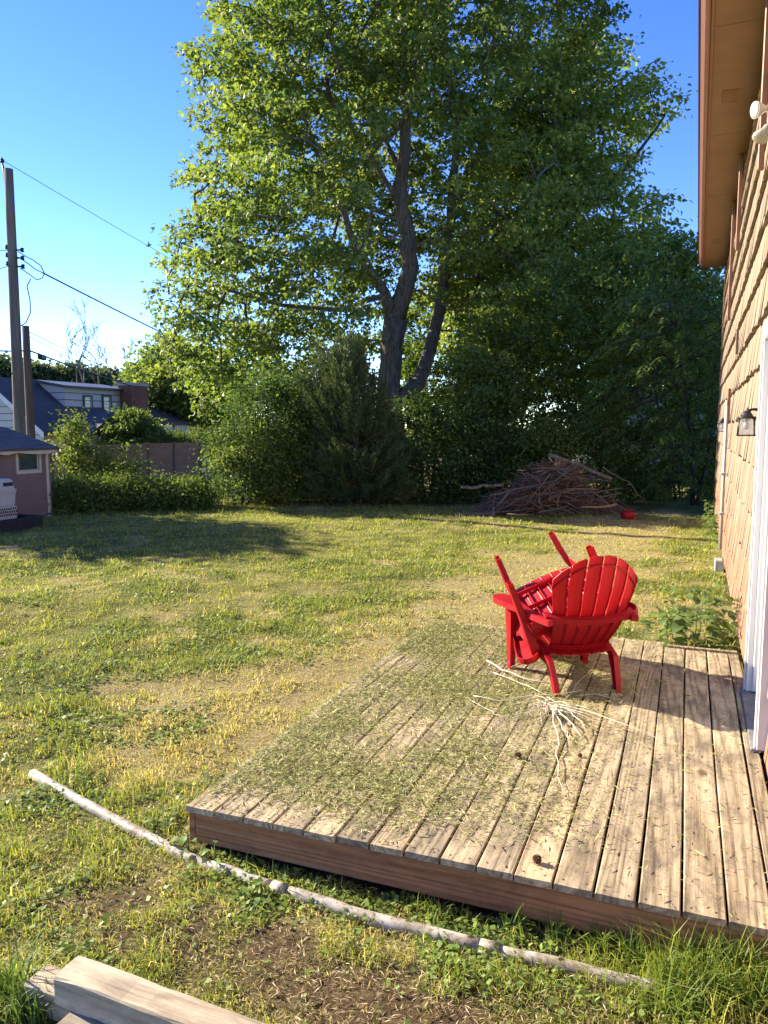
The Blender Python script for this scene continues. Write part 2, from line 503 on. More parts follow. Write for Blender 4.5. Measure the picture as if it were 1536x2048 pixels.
def in_poly(poly, p):
    x, y = p[:, 0], p[:, 1]; c = np.zeros(len(p), bool); n = len(poly)
    for i in range(n):
        x0, y0 = poly[i]; x1, y1 = poly[(i + 1) % n]
        cond = ((y0 > y) != (y1 > y)) & (x < (x1 - x0) * (y - y0) / ((y1 - y0) if y1 != y0 else 1e-9) + x0)
        c ^= cond
    return c
def edge_dist(poly, p):
    d = np.full(len(p), 1e9); n = len(poly)
    for i in range(n):
        a = np.array(poly[i], float); b = np.array(poly[(i + 1) % n], float); ab = b - a
        t = np.clip(((p - a) @ ab) / (ab @ ab), 0, 1)
        d = np.minimum(d, np.linalg.norm(p - (a + t[:, None] * ab), axis=1))
    return d

_u = np.array([_cy, _sy, 0]); _v = np.array([-_sy, _cy, 0])
def px2w(p, D):
    """array version of at_d"""
    a = (p[:, 0] - CX) / F_PX; b = -(p[:, 1] - CY) / F_PX
    Fh = _cp + b * _sp; U = -_sp + b * _cp
    k = D / Fh
    return (a * k)[:, None] * _u + (Fh * k)[:, None] * _v + np.stack([0 * a, 0 * a, CAM_Z + U * k], 1)

def crown_points(poly, D, thick, n, seed, Rm=3.0, gap_scale=0.45, gap=0.36, zmin=0.15, shell=0.0, squash=1.0):
    rng = np.random.default_rng(seed)
    P = np.array(poly, float); lo, hi = P.min(0), P.max(0)
    out = []; tot = 0
    while tot < n:
        p = lo + rng.random((n * 4, 2)) * (hi - lo)
        p = p[in_poly(poly, p)]
        de = edge_dist(poly, p) * D / F_PX
        q = np.clip(de / Rm, 0, 1)
        t = thick * np.sqrt(1 - (1 - q) ** 2)
        s = rng.uniform(-1, 1, len(p))
        if shell: s = np.sign(s) * np.abs(s) ** (1 - shell)
        w = px2w(p, np.full(len(p), float(D))) + (s * t)[:, None] * _v
        g = fbm(w * gap_scale + seed, 3)
        w = w[(g > gap) & (w[:, 2] > zmin)]
        out.append(w); tot += len(w)
    return np.concatenate(out)[:n]

def project(c):
    F = c @ _v; Rr = c @ _u; zz = c[:, 2] - CAM_Z
    zf = F * _cp - zz * _sp; uu = F * _sp + zz * _cp
    return np.stack([CX + F_PX * Rr / zf, CY - F_PX * uu / zf], 1)
def trim(c, poly, slack):
    """drop stray sub-clusters well outside the crown outline"""
    p = project(c)
    return c[in_poly(poly, p) | (edge_dist(poly, p) < slack)]

def bough_points(poly, D, thick, nb, per, seed, Rm=3.0, sig=(0.6, 0.6, 0.26), mind=0.95, axis=None):
    """boughs spaced apart, each a drooping flattened spray of sub-clusters: leaves air between boughs"""
    rng = np.random.default_rng(seed)
    cand = crown_points(poly, D, thick, nb * 14, seed, Rm, 0.3, 0.36, shell=0.35)
    keep = []
    for c in cand:
        if all((abs(c - k) * np.array([1, 1, 1.35])).dot(abs(c - k)) > mind ** 2 for k in keep[-2500:]): keep.append(c)
        if len(keep) >= nb: break
    B = trim(np.array(keep), poly, 2); C = []
    for c in B:
        o = (c - axis) * np.array([1, 1, 0.15]) if axis is not None else rng.normal(0, 1, 3); o = o / max(np.linalg.norm(o), 1e-6)
        k = int(per * rng.uniform(0.6, 1.4))
        q = rng.normal(0, 1, (k, 3)) * np.array(sig) * 0.75
        t = rng.normal(0, 0.75, k)
        q = q + o * (t * sig[0] * 1.15)[:, None]; q[:, 2] -= 0.22 * np.maximum(t, -0.3) ** 2 * sig[0]
        C.append(c + q)
    return B, trim(np.concatenate(C), poly, 10)

def spray_leaves(cent, nper, rng, sig=(0.38, 0.38, 0.16), size=(0.09, 0.15), shape=SH_MAPLE, droop=0.5, axis_pt=None,
                 cols=((0.05, 0.10, 0.02), (0.10, 0.17, 0.03)), up=0.8, var=0.18, cn=0.7, spread=0.42):
    n = len(cent) * nper
    c = np.repeat(cent, nper, 0)
    off = rng.normal(0, 1, (n, 3)) * np.array(sig)
    if axis_pt is not None:   # sprays extend outward from the trunk axis and droop
        o = unit((cent - axis_pt) * np.array([1, 1, 0.3])); o = np.repeat(o, nper, 0)
        s = rng.normal(0.25 * spread, spread, n)
        off = off * 0.7 + o * s[:, None] * 0.9
        off[:, 2] -= droop * 0.25 * np.maximum(s, 0)
        d = unit(o * 0.8 + rng.normal(0, 0.6, (n, 3)) + np.array([0, 0, -droop]))
    else:
        d = unit(rng.normal(0, 0.8, (n, 3)) + np.array([0, 0, -droop]))
    pos = c + off
    nr = unit(rng.normal(0, 0.55, (n, 3)) + np.array([0, 0, up]))
    sz = rng.uniform(size[0], size[1], n)
    cl = np.repeat(np.clip((fbm(cent * cn, 2) - 0.3) * 2.2, 0, 1), nper)
    col = jitter_cols(cols, n, rng, cl, var)
    return leaf_verts(pos, d, nr, sz, shape), col

class Skeleton:
    """limbs as polylines of world points; twigs joined to nearest node"""
    def __init__(s): s.p = []; s.par = []; s.r = []; s.fixed = []
    def limb(s, pts, radii, parent=-1):
        pts = [Vector(p) for p in pts]
        ids = []
        for i, (p, r) in enumerate(zip(pts, radii)):
            if i > 0:
                # subdivide
                q = pts[i - 1]; k = max(1, int((p - q).length / 0.5))
                for j in range(1, k):
                    t = j / k; w = Vector((random.gauss(0, .025), random.gauss(0, .025), 0)) * min(1, (p - q).length)
                    s.p.append(q.lerp(p, t) + w); s.r.append(radii[i - 1] * (1 - t) + r * t); s.par.append(parent); parent = len(s.p) - 1; ids.append(parent)
            s.p.append(p); s.r.append(r); s.par.append(parent); parent = len(s.p) - 1; ids.append(parent)
        s.fixed.append(ids)
        return ids
    def attach(s, cents, reach=3.0, min_h=0.0):
        P = np.array([tuple(p) for p in s.p]); r0 = len(P)
        path = np.zeros(len(P)); used = np.zeros(len(P), int)
        cents = np.asarray(cents)
        d0 = np.array([np.min(np.linalg.norm(P - c, axis=1)) for c in cents])
        order = np.argsort(d0)
        cap = len(P) + len(cents) * 2
        A = np.empty((cap, 3)); A[:r0] = P; pl = np.zeros(cap); cnt = r0
        twigs = []
        par = list(s.par); pos = list(s.p)
        for ci in order:
            c = cents[ci]
            dv = c - A[:cnt]; d = np.linalg.norm(dv, axis=1)
            cost = d + 0.25 * pl[:cnt] + 0.6 * np.maximum(-dv[:, 2], 0) * 0.6
            k = int(np.argmin(cost))
            a = A[k]; mid = (a + c) / 2 + np.array([0, 0, 0.08 * d[k]]) + RNG.normal(0, 0.06 * d[k], 3)
            A[cnt] = mid; pl[cnt] = pl[k] + d[k] / 2; par.append(k); pos.append(Vector(mid)); m = cnt; cnt += 1
            A[cnt] = c; pl[cnt] = pl[k] + d[k]; par.append(m); pos.append(Vector(c)); cnt += 1
        n = cnt; load = np.zeros(n); nch = np.zeros(n, int)
        for i in range(n - 1, r0 - 1, -1):
            if load[i] == 0: load[i] = 1
            if par[i] >= r0: load[par[i]] += load[i]
        s.tw = (pos, par, load, r0)
    def mesh(s, twig_r=0.010, nside=8, limit=0.16):
        mb = MB()
        for ids in s.fixed:
            par0 = s.par[ids[0]]
            pts = ([s.p[par0]] if par0 >= 0 else []) + [s.p[i] for i in ids]
            rr = ([s.r[ids[0]]] if par0 >= 0 else []) + [s.r[i] for i in ids]
            mb.tube(pts, rr, nside)
        if hasattr(s, 'tw'):
            pos, par, load, r0 = s.tw
            for i in range(r0, len(pos)):
                a = pos[par[i]]; b = pos[i]
                r1 = min(limit, twig_r * load[i] ** 0.5); r2 = r1
                mb.tube([a, b], [min(limit, r1 * 1.15), r2 * 0.9], 4 if r1 < 0.03 else 6, cap=False)
        return mb

def make_tree(name, label, cat, base, limbs, cents, leaf_args, leafmat, barkmat, group=None, twig_r=0.010, crown_name='crown', shape_n=6, lim=0.14):
    t = thing(name, label, cat, base, 0, group)
    inv = -Vector(base)
    sk = Skeleton(); ids = []
    for L in limbs:
        pts, radii, parent = L
        par = -1
        if parent is not None:
            # nearest node of an already built limb
            p0 = Vector(pts[0]); par = min(range(len(sk.p)), key=lambda i: (sk.p[i] - p0).length)
        sk.limb(pts, radii, par)
    sk.attach(cents)
    tr = sk.mesh(twig_r, 9, lim).build('trunk', barkmat, t)
    tr.location = inv
    verts, col = leaf_args
    me = fast_mesh('crown', verts, shape_n, None, col, leafmat)
    cr = link(bpy.data.objects.new(crown_name, me), t); cr.location = inv
    cr['kind'] = 'stuff'
    return t

# ------------------------------------------------------------------ ground
DECK_Z = 0.197
DX0, DX1, DY0, DY1 = -1.986, 0.42, 2.68, 6.12
WALL_X = 0.43

def ground_z(x, y):
    x = np.asarray(x, float); y = np.asarray(y, float)
    p = np.stack([x, y, 0 * x], 1)
    z = (fbm(p * 0.55 + 5, 3) - 0.5) * 0.12 + (fbm(p * 2.6 + 40, 3) - 0.5) * 0.05 + (fbm(p * 6.5 + 80, 2) - 0.5) * 0.035
    dd = np.sqrt(x ** 2 + y ** 2)
    z = z * (0.55 + 0.45 * sstep(1.0, 7.0, dd))
    z = z - 0.85 * sstep(15, 24, -x) - 0.35 * sstep(17.5, 26, y)
    # keep low under the deck and along the house
    near = (x > DX0 - 0.05) & (y > DY0 - 0.3) & (y < DY1 + 0.2)
    return np.where(near, np.minimum(z, 0.01) - 0.01, z)

def lawn_masks(x, y):
    """dry, bare, lush in 0..1 : real colour patches of the lawn"""
    p = np.stack([x, y, 0 * x], 1)
    n1 = fbm(p * 0.5 + 3, 4); n2 = fbm(p * 2.1 + 9, 4); n3 = fbm(p * 5.5 + 21, 3)
    # worn straw path from the deck corner along the house
    def seg(ax, ay, bx, by):
        abx, aby = bx - ax, by - ay; L = abx ** 2 + aby ** 2
        t = np.clip(((x - ax) * abx + (y - ay) * aby) / L, 0, 1)
        return np.hypot(x - ax - t * abx, y - ay - t * aby)
    d = np.minimum(seg(-2.35, 3.6, -2.1, 6.6), seg(-2.1, 6.6, -0.9, 15.5))
    path = np.exp(-(d / 0.75) ** 2)
    dry = np.clip(path * 1.05 + (n1 - 0.5) * 1.2 + (n2 - 0.5) * 1.5 + (n3 - .5) * 0.7 + 0.20, 0, 1)
    dry = np.clip(dry + 0.25 * np.exp(-((x + 0.2) / 0.9) ** 2) * (y > 6.2), 0, 1)
    # bare earth in the foreground and under the hedge
    b1 = np.exp(-(((x + 1.75) / 0.75) ** 2 + ((y - 2.12) / 0.22) ** 2))
    b2 = np.exp(-(((x + 0.55) / 0.5) ** 2 + ((y - 2.2) / 0.2) ** 2))
    b3 = np.exp(-(((x + 2.9) / 0.5) ** 2 + ((y - 2.4) / 0.35) ** 2))
    fg = sstep(3.0, 2.2, y) if False else 1 - sstep(2.1, 3.0, y)
    bare = np.clip(b1 * 0.7 + b2 * 0.6 + b3 * 0.4 + 0.22 * fg + (n2 - 0.5) * 1.8 * (b1 + b2 + b3 + 0.18 + 0.4 * fg) + (n3 - 0.55) * 0.9, 0, 1)
    lush = np.clip((n1 - 0.5) * 1.8 + (0.5 - n2) * 2.4 + (0.5 - n3) * 1.2 + 0.45 + 0.3 * np.exp(-(((x + 3.6) / 1.6) ** 2 + ((y - 4.4) / 1.5) ** 2)) - 0.6 * path, 0, 1)
    return dry, bare, lush

def build_ground():
    def axis(lo, hi, step, far):
        a = [lo]; v = lo
        while v < hi: v += step; a.append(v)
        s = step; v = a[-1]
        while v < far: s *= 1.35; v += s; a.append(v)
        s = step; v = lo; pre = []
        while v > -far: s *= 1.35; v -= s; pre.append(v)
        return np.array(pre[::-1] + a)
    xs = axis(-15.0, 2.0, 0.13, 1500); ys = axis(1.0, 18.0, 0.13, 1500)
    X, Y = np.meshgrid(xs, ys, indexing='ij'); sh = X.shape
    x, y = X.ravel(), Y.ravel()
    z = ground_z(x, y)
    dry, bare, lush = lawn_masks(x, y)
    g = np.array([0.21, 0.215, 0.055]); st = np.array([0.42, 0.35, 0.175]); so = np.array([0.105, 0.070, 0.042]); lu = np.array([0.060, 0.100, 0.022])
    c = g * (1 - lush[:, None]) + lu * lush[:, None]
    k = sstep(0.25, 0.85, dry)[:, None] * 0.85; c = c * (1 - k) + st * k
    k = sstep(0.45, 0.8, bare)[:, None]; c = c * (1 - k) + so * k
    under = ((x > DX0) & (y > DY0 - 0.12) & (y < DY1))[:, None]
    c = np.where(under, so * 0.8, c)
    me = bpy.data.meshes.new('lawn')
    nx, ny = sh
    idx = np.arange(nx * ny).reshape(sh)
    q = np.stack([idx[:-1, :-1], idx[1:, :-1], idx[1:, 1:], idx[:-1, 1:]], -1).reshape(-1, 4)
    me.vertices.add(nx * ny); me.vertices.foreach_set('co', np.stack([x, y, z], 1).astype(np.float32).ravel())
    me.loops.add(q.size); me.loops.foreach_set('vertex_index', q.astype(np.int32).ravel())
    me.polygons.add(len(q)); me.polygons.foreach_set('loop_start', np.arange(0, q.size, 4, dtype=np.int32))
    me.polygons.foreach_set('use_smooth', np.ones(len(q), bool))
    me.update(calc_edges=True)
    at = me.attributes.new('col', 'FLOAT_COLOR', 'POINT')
    c4 = np.ones((len(c), 4), np.float32); c4[:, :3] = c; at.data.foreach_set('color', c4.ravel())
    t = NT('lawn_soil_and_thatch')
    a = t.node('ShaderNodeAttribute', attribute_name='col'); v = t.coord('Object')
    n = t.noise(v, 26, 8, 0.75); n2 = t.noise(v, 7, 6, 0.7)
    col = t.mix(t.ramp(n, [(0.38, (0, 0, 0)), (0.62, (1, 1, 1))]), t.mix(0.55, a.outputs['Color'], (0.045, 0.034, 0.02)), t.mix(0.3, a.outputs['Color'], (0.33, 0.28, 0.13)))
    col = t.mix(t.math('MULTIPLY', n2, 0.3), col, a.outputs['Color'])
    t.base(col, 0.95, 0.05)
    t.bump(t.math('ADD', n, t.math('MULTIPLY', n2, 1.5)), 1.0, 0.05)
    me.materials.append(t.m)
    return tag(link(bpy.data.objects.new('lawn', me)), kind='structure')
build_ground()

# ------------------------------------------------------------------ deck
HOLES = []
def build_deck():
    t = thing('wooden_deck', 'low weathered wooden deck with long boards against the shingled house', 'deck', (DX0, DY0, 0))
    pitch = 0.1453; n = 17
    for i in range(n):
        x0 = DX0 + i * pitch; w = 0.1368
        x1 = min(x0 + w, 0.405)
        if i == n - 1: x0, x1 = DX0 + i * pitch, 0.405
        if x1 - x0 < 0.03: continue
        ya = DY0 + random.uniform(-0.006, 0.006); yb = (DY1 + 0.06 if i < 13 else DY1 - 0.09) + random.uniform(-0.012, 0.012)
        dz = random.uniform(-0.0022, 0.0022)
        mb = MB(); L = yb - ya; W = x1 - x0
        # eased edges, slightly ragged ends
        ns = 14; e = 0.004; h = 0.027
        prof = [(0, 0), (0, h - e), (e, h), (W * 0.5, h - 0.0012), (W - e, h), (W, h - e), (W, 0)]
        rows = []
        for j in range(ns + 1):
            yy = L * j / ns
            bow = 0.0022 * math.sin(yy * 1.7 + i) + random.uniform(-0.0006, 0.0006)
            rows.append([(p[0] + bow, yy, p[1] - h) for p in prof])
        k = len(prof); vs = [v for r in rows for v in r]; fs = []
        for j in range(ns):
            for m in range(k):
                m2 = (m + 1) % k
                fs.append((j * k + m, j * k + m2, (j + 1) * k + m2, (j + 1) * k + m))
        fs.append(tuple(range(k))); fs.append(tuple(ns * k + m for m in reversed(range(k))))
        mb.add(vs, fs)
        o = mb.build('board', M['deck'], t)
        o.location = (x0 - DX0, ya - DY0, DECK_Z + dz)
        for yj in (ya + 0.03, 3.1, 3.55, 4.0, 4.45, 4.9, 5.35, 5.8):
            for xx in (x0 + 0.028, x1 - 0.028):
                HOLES.append((xx + random.uniform(-.004, .004), yj + random.uniform(-.01, .01), DECK_Z + dz + 0.0006))
    mb = MB()
    for (x, y, z) in HOLES:
        mb.add([(x + .0042 * math.cos(a) - DX0, y + .0042 * math.sin(a) - DY0, z + 0.0004) for a in [j * math.pi / 3 for j in range(6)]], [tuple(range(6))])
    tag(mb.build('screws', M['screw'], t), kind='stuff')
    # front and left rim joists, far rim, posts
    def rim(name, lo, hi, m, bev=0.003):
        mb = MB(); c = [(lo[k] + hi[k]) / 2 for k in range(3)]
        mb.box([lo[k] - c[k] for k in range(3)], [hi[k] - c[k] for k in range(3)])
        o = mb.build(name, m, t, bev); o.location = (c[0] - DX0, c[1] - DY0, c[2]); return o
    zt = DECK_Z - 0.0285
    rim('front_joist', (DX0 + 0.034, DY0 + 0.012, zt - 0.14), (0.415, DY0 + 0.048, zt), M['fascia'])
    o = rim('side_joist', (DX0 + 0.002, DY0 + 0.010, zt - 0.14), (DX0 + 0.033, DY1 + 0.03, zt), M['fascia'])
    rim('back_joist', (DX0 + 0.034, DY1 - 0.03, zt - 0.14), (0.415, DY1 + 0.006, zt), M['fascia'])
    rim('edge_cleat', (-0.08, DY1 - 0.07, DECK_Z - 0.026), (0.40, DY1 - 0.035, DECK_Z + 0.012), M['deck'])
    for x in (-1.3, -0.6, 0.1):
        rim('joist', (x, DY0 + 0.05, zt - 0.14), (x + 0.038, DY1 - 0.032, zt), M['fascia'], 0.0)
    return t
build_deck()

# ------------------------------------------------------------------ shingled house
HROT = -0.0101
def HX(y):
    return WALL_X + (y - 5.0) * 0.0101
def build_house():
    EAVE_Z = 5.0; YF = 16.8; YN = 1.2
    t = thing('shingled_house', 'tan cedar shingled house wall with brown eave beside the deck', 'house', (WALL_X, 5.0, 0), HROT)
    inv = -Vector((WALL_X, 5.0, 0))
    def part(mb, name, m, parent=t, bev=0.0, kind=None):
        o = mb.build(name, m, parent, bev)
        if parent is t: o.location = inv
        if kind: o['kind'] = kind
        return o
    DOOR_Y0, DOOR_Y1, DOOR_T = 4.30, 5.13, 2.36
    # backing wall with door opening, other three walls
    mb = MB(); XB = WALL_X + 0.042
    mb.box((XB, YN, 0.24), (XB + 0.15, DOOR_Y0, EAVE_Z)); mb.box((XB, DOOR_Y1, 0.24), (XB + 0.15, YF - 0.012, EAVE_Z))
    mb.box((XB, DOOR_Y0, DOOR_T), (XB + 0.15, DOOR_Y1, EAVE_Z))
    mb.box((XB + 0.15, YF - 0.17, 0.24), (XB + 7, YF - 0.012, EAVE_Z)); mb.box((XB + 0.15, YN, 0.24), (XB + 7, YN + 0.15, EAVE_Z))
    wall = part(mb, 'wall', M['soffit'])
    mb = MB(); mb.box((XB - 0.01, YN, -0.3), (XB + 0.12, YF - 0.03, 0.235)); part(mb, 'foundation', M['concrete'])
    # shakes
    expo = 0.352; z0 = 0.16
    rows = int((EAVE_Z - z0) / expo) + 1
    pieces = []
    for r in range(rows):
        y = YN + random.uniform(0, 0.1); zb = z0 + r * expo
        while y < YF:
            w = random.choice((0.10, 0.13, 0.16, 0.2, 0.24)) * random.uniform(0.85, 1.15)
            y2 = min(y + w, YF)
            if not (y2 > DOOR_Y0 - 0.12 and y < DOOR_Y1 + 0.12 and zb < DOOR_T + 0.1) and y2 - y > 0.03:
                pieces.append((y, y2 - random.uniform(0.002, 0.007), zb + random.gauss(0, 0.011), min(zb + expo + 0.03, EAVE_Z - 0.002), random.uniform(0.0, 0.008)))
            elif zb < DOOR_T + 0.1:
                # trimmed against the casing
                if y < DOOR_Y0 - 0.12 < y2 and DOOR_Y0 - 0.12 - y > 0.03: pieces.append((y, DOOR_Y0 - 0.122, zb, min(zb + expo + 0.03, EAVE_Z), 0.003))
                if y < DOOR_Y1 + 0.12 < y2 and y2 - DOOR_Y1 - 0.12 > 0.03: pieces.append((DOOR_Y1 + 0.122, y2 - 0.004, zb, min(zb + expo + 0.03, EAVE_Z), 0.003))
            y = y2
    def piece_mb(mb, y0, y1, zb, zt, pr, o=(0, 0, 0)):
        xb = XB - 0.042 - pr; xt = XB - 0.003
        yb0, yb1 = y0 + random.uniform(0, .003), y1 - random.uniform(0, .003)
        ym = (y0 + y1) / 2; zbl, zbm, zbr = zb + random.uniform(-.006, .006), zb + random.uniform(-.007, .007), zb + random.uniform(-.006, .006)
        V = [(xb, yb0, zbl), (xb, ym, zbm), (xb, yb1, zbr), (XB - 0.001, yb1, zbr), (XB - 0.001, ym, zbm), (XB - 0.001, yb0, zbl), (xt - .006, y0, zt), (xt - .006, y1, zt), (XB - 0.001, y1, zt), (XB - 0.001, y0, zt)]
        V = [(a - o[0], b - o[1], c - o[2]) for a, b, c in V]
        mb.add(V, [(0, 1, 2, 7, 6), (0, 5, 4, 1), (1, 4, 3, 2), (0, 6, 9, 5), (2, 3, 8, 7), (3, 4, 5, 9, 8), (6, 7, 8, 9)])
    # the ones that show largest: in view (y>5.2) and near
    vis = [p for p in pieces if p[1] > 5.25]
    vis.sort(key=lambda p: p[0])
    own = set(map(id, vis[:300]))
    rest = MB()
    for p in pieces:
        if id(p) in own:
            mb = MB(); o = (XB, (p[0] + p[1]) / 2, p[2]); piece_mb(mb, *p, o=o)
            s = mb.build('shake', M['shake'], wall); s.location = o
        else: piece_mb(rest, *p)
    s = rest.build('shakes', M['shake'], wall); s['kind'] = 'stuff'
    mb = MB(); mb.box((WALL_X - 0.012, YF - 0.012, 0.22), (WALL_X + 0.08, YF + 0.012, EAVE_Z - 0.003)); part(mb, 'corner_board', M['browncond'], bev=0.003)
    # soffit, fascia, gutter, roof
    GX = -0.025; YE = YF + 0.30
    mb = MB(); mb.box((GX + 0.07, YN - 0.5, EAVE_Z), (XB + 0.16, YE - 0.02, EAVE_Z + 0.012)); sof = part(mb, 'soffit', M['soffit'])
    for yv in (8.3, 14.6):
        mb = MB(); mb.box((0.14, yv, EAVE_Z - 0.006), (0.29, yv + 0.34, EAVE_Z - 0.0005)); o = mb.build('soffit_vent', M['soffit'], sof, 0.002)
        for k in range(6):
            mb = MB(); mb.box((0.15, yv + 0.03 + k * 0.05, EAVE_Z - 0.010), (0.28, yv + 0.05 + k * 0.05, EAVE_Z - 0.0065)); mb.build('louvre', M['soffit'], sof)
    for yv in (4.6, 7.0, 9.5, 11.9):
        mb = MB(); mb.box((GX + 0.075, yv, EAVE_Z - 0.0025), (XB - 0.04, yv + 0.012, EAVE_Z - 0.0004)); mb.build('seam_strip', M['soffit'], sof)
    mb = MB(); mb.box((GX + 0.045, YN - 0.5, EAVE_Z - 0.025), (GX + 0.068, YE, EAVE_Z + 0.17)); part(mb, 'fascia', M['browncond'])
    mb = MB()
    gp = [(GX + 0.043, 0.17), (GX + 0.043, 0.02), (GX + 0.02, 0.015), (GX + 0.0, 0.03), (GX - 0.035, 0.115), (GX - 0.055, 0.125), (GX - 0.055, 0.17), (GX - 0.045, 0.17), (GX - 0.045, 0.135), (GX - 0.025, 0.125), (GX + 0.008, 0.04), (GX + 0.033, 0.03), (GX + 0.033, 0.17)]
    mb.prism([(x, YN - 0.5, EAVE_Z + z) for x, z in gp], (0, YE - YN + 0.55, 0)); part(mb, 'gutter', M['gutter'])
    mb = MB(); a = 0.42
    mb.prism([(GX - 0.03, YN - 0.5, EAVE_Z + 0.175), (GX + 4.0, YN - 0.5, EAVE_Z + 0.175 + 4.0 * a), (GX + 8.0, YN - 0.5, EAVE_Z + 0.175), (GX + 7.9, YN - 0.5, EAVE_Z + 0.13), (GX + 4.0, YN - 0.5, EAVE_Z + 0.12 + 4 * a), (GX + 0.075, YN - 0.5, EAVE_Z + 0.15)], (0, YE - YN + 0.5, 0)); part(mb, 'roof', M['roofdark'])
    mb = MB(); mb.prism([(XB + 0.15, YF - 0.16, EAVE_Z + 0.02), (XB + 7, YF - 0.16, EAVE_Z + 0.02), (XB + 3.5, YF - 0.16, EAVE_Z + 1.45)], (0, 0.14, 0)); part(mb, 'gable', M['soffit'])
    # brown conduits hanging below the eave
    for (ya, zb, wd) in ((6.4, 3.70, 0.05), (10.2, 3.91, 0.045), (12.2, 3.35, 0.05)):
        mb = MB(); mb.box((WALL_X - 0.055, ya, zb), (WALL_X - 0.012, ya + wd, EAVE_Z - 0.003)); part(mb, 'cable_cover', M['browncond'], bev=0.006)
    # vent strip and meter conduit
    mb = MB(); mb.box((WALL_X - 0.04, 9.15, 2.62), (WALL_X - 0.012, 9.21, 2.86)); part(mb, 'wall_vent', M['shake'], bev=0.004)
    cy = 10.6
    mb = MB()
    mb.tube([(WALL_X - 0.05, cy, 0.30), (WALL_X - 0.05, cy, 2.18)], 0.022, 8); mb.tube([(WALL_X - 0.05, cy - 0.09, 0.30), (WALL_X - 0.05, cy - 0.09, 2.1)], 0.014, 8)
    cd = part(mb, 'conduit', M['steel'])
    mb = MB(); mb.box((WALL_X - 0.045, cy - 0.02, 1.9), (WALL_X - 0.012, cy + 0.09, 2.32)); mb.build('conduit_backing_board', M['browncond'], cd, 0.004)
    for z in (0.75, 1.25): 
        mb = MB(); mb.box((WALL_X - 0.085, cy - 0.13, z), (WALL_X - 0.02, cy + 0.06, z + 0.025)); mb.build('clamp', M['steel'], cd, 0.003)
    mb = MB(); mb.box((WALL_X - 0.11, cy - 0.18, 0.0), (WALL_X - 0.01, cy + 0.04, 0.18)); part(mb, 'concrete_block', M['concrete'], bev=0.012)
    # door: casing, jamb, slab, sill
    d = thing('white_door', 'white framed back door in the shingled wall', 'door', (HX(DOOR_Y0), DOOR_Y0, DECK_Z), HROT)
    dinv = -Vector((WALL_X, DOOR_Y0, DECK_Z))
    def dp(mb, name, m, bev=0.003):
        o = mb.build(name, m, d, bev); o.location = dinv; return o
    XF = WALL_X - 0.035
    for (ya, yb) in ((DOOR_Y1, DOOR_Y1 + 0.118), (DOOR_Y0 - 0.118, DOOR_Y0)):
        mb = MB(); mb.box((XF, ya, DECK_Z + 0.02), (WALL_X + 0.028, yb, DOOR_T)); dp(mb, 'casing', M['white'])
        mb = MB(); mb.box((XF - 0.012, ya + 0.02, DECK_Z + 0.02), (XF - 0.0005, ya + 0.045, DOOR_T)); dp(mb, 'casing_bead', M['white'])
    mb = MB(); mb.box((XF - 0.004, DOOR_Y0 - 0.135, DOOR_T + 0.001), (WALL_X + 0.028, DOOR_Y1 + 0.135, DOOR_T + 0.10)); dp(mb, 'head_casing', M['white'])
    for ya in (DOOR_Y1 - 0.028, DOOR_Y0 + 0.001):
        mb = MB(); mb.box((WALL_X + 0.0, ya, DECK_Z + 0.03), (WALL_X + 0.16, ya + 0.027, DOOR_T - 0.002)); dp(mb, 'jamb', M['white'])
    mb = MB(); mb.box((WALL_X + 0.10, DOOR_Y0 + 0.03, DECK_Z + 0.04), (WALL_X + 0.145, DOOR_Y1 - 0.03, DOOR_T - 0.004)); sl = dp(mb, 'door_slab', M['white'])
    for (za, zb) in ((0.35, 0.95), (1.15, 2.1)):
        mb = MB(); mb.box((WALL_X + 0.092, DOOR_Y0 + 0.16, za), (WALL_X + 0.0995, DOOR_Y1 - 0.16, zb)); mb.build('door_panel', M['white'], sl, 0.003)
    mb = MB(); mb.lathe([(0.012, 0), (0.012, 0.03), (0.027, 0.035), (0.03, 0.055), (0.02, 0.07)], 12, Matrix.Translation((WALL_X + 0.1, DOOR_Y0 + 0.1, 1.1)) @ Matrix.Rotation(R(-90), 4, 'Y')); mb.build('door_knob', M['steel'], sl)
    mb = MB(); mb.box((WALL_X - 0.06, DOOR_Y0 - 0.1, DECK_Z + 0.002), (WALL_X + 0.16, DOOR_Y1 + 0.1, DECK_Z + 0.018)); dp(mb, 'sill', M['greysill'])
    return t
build_house()

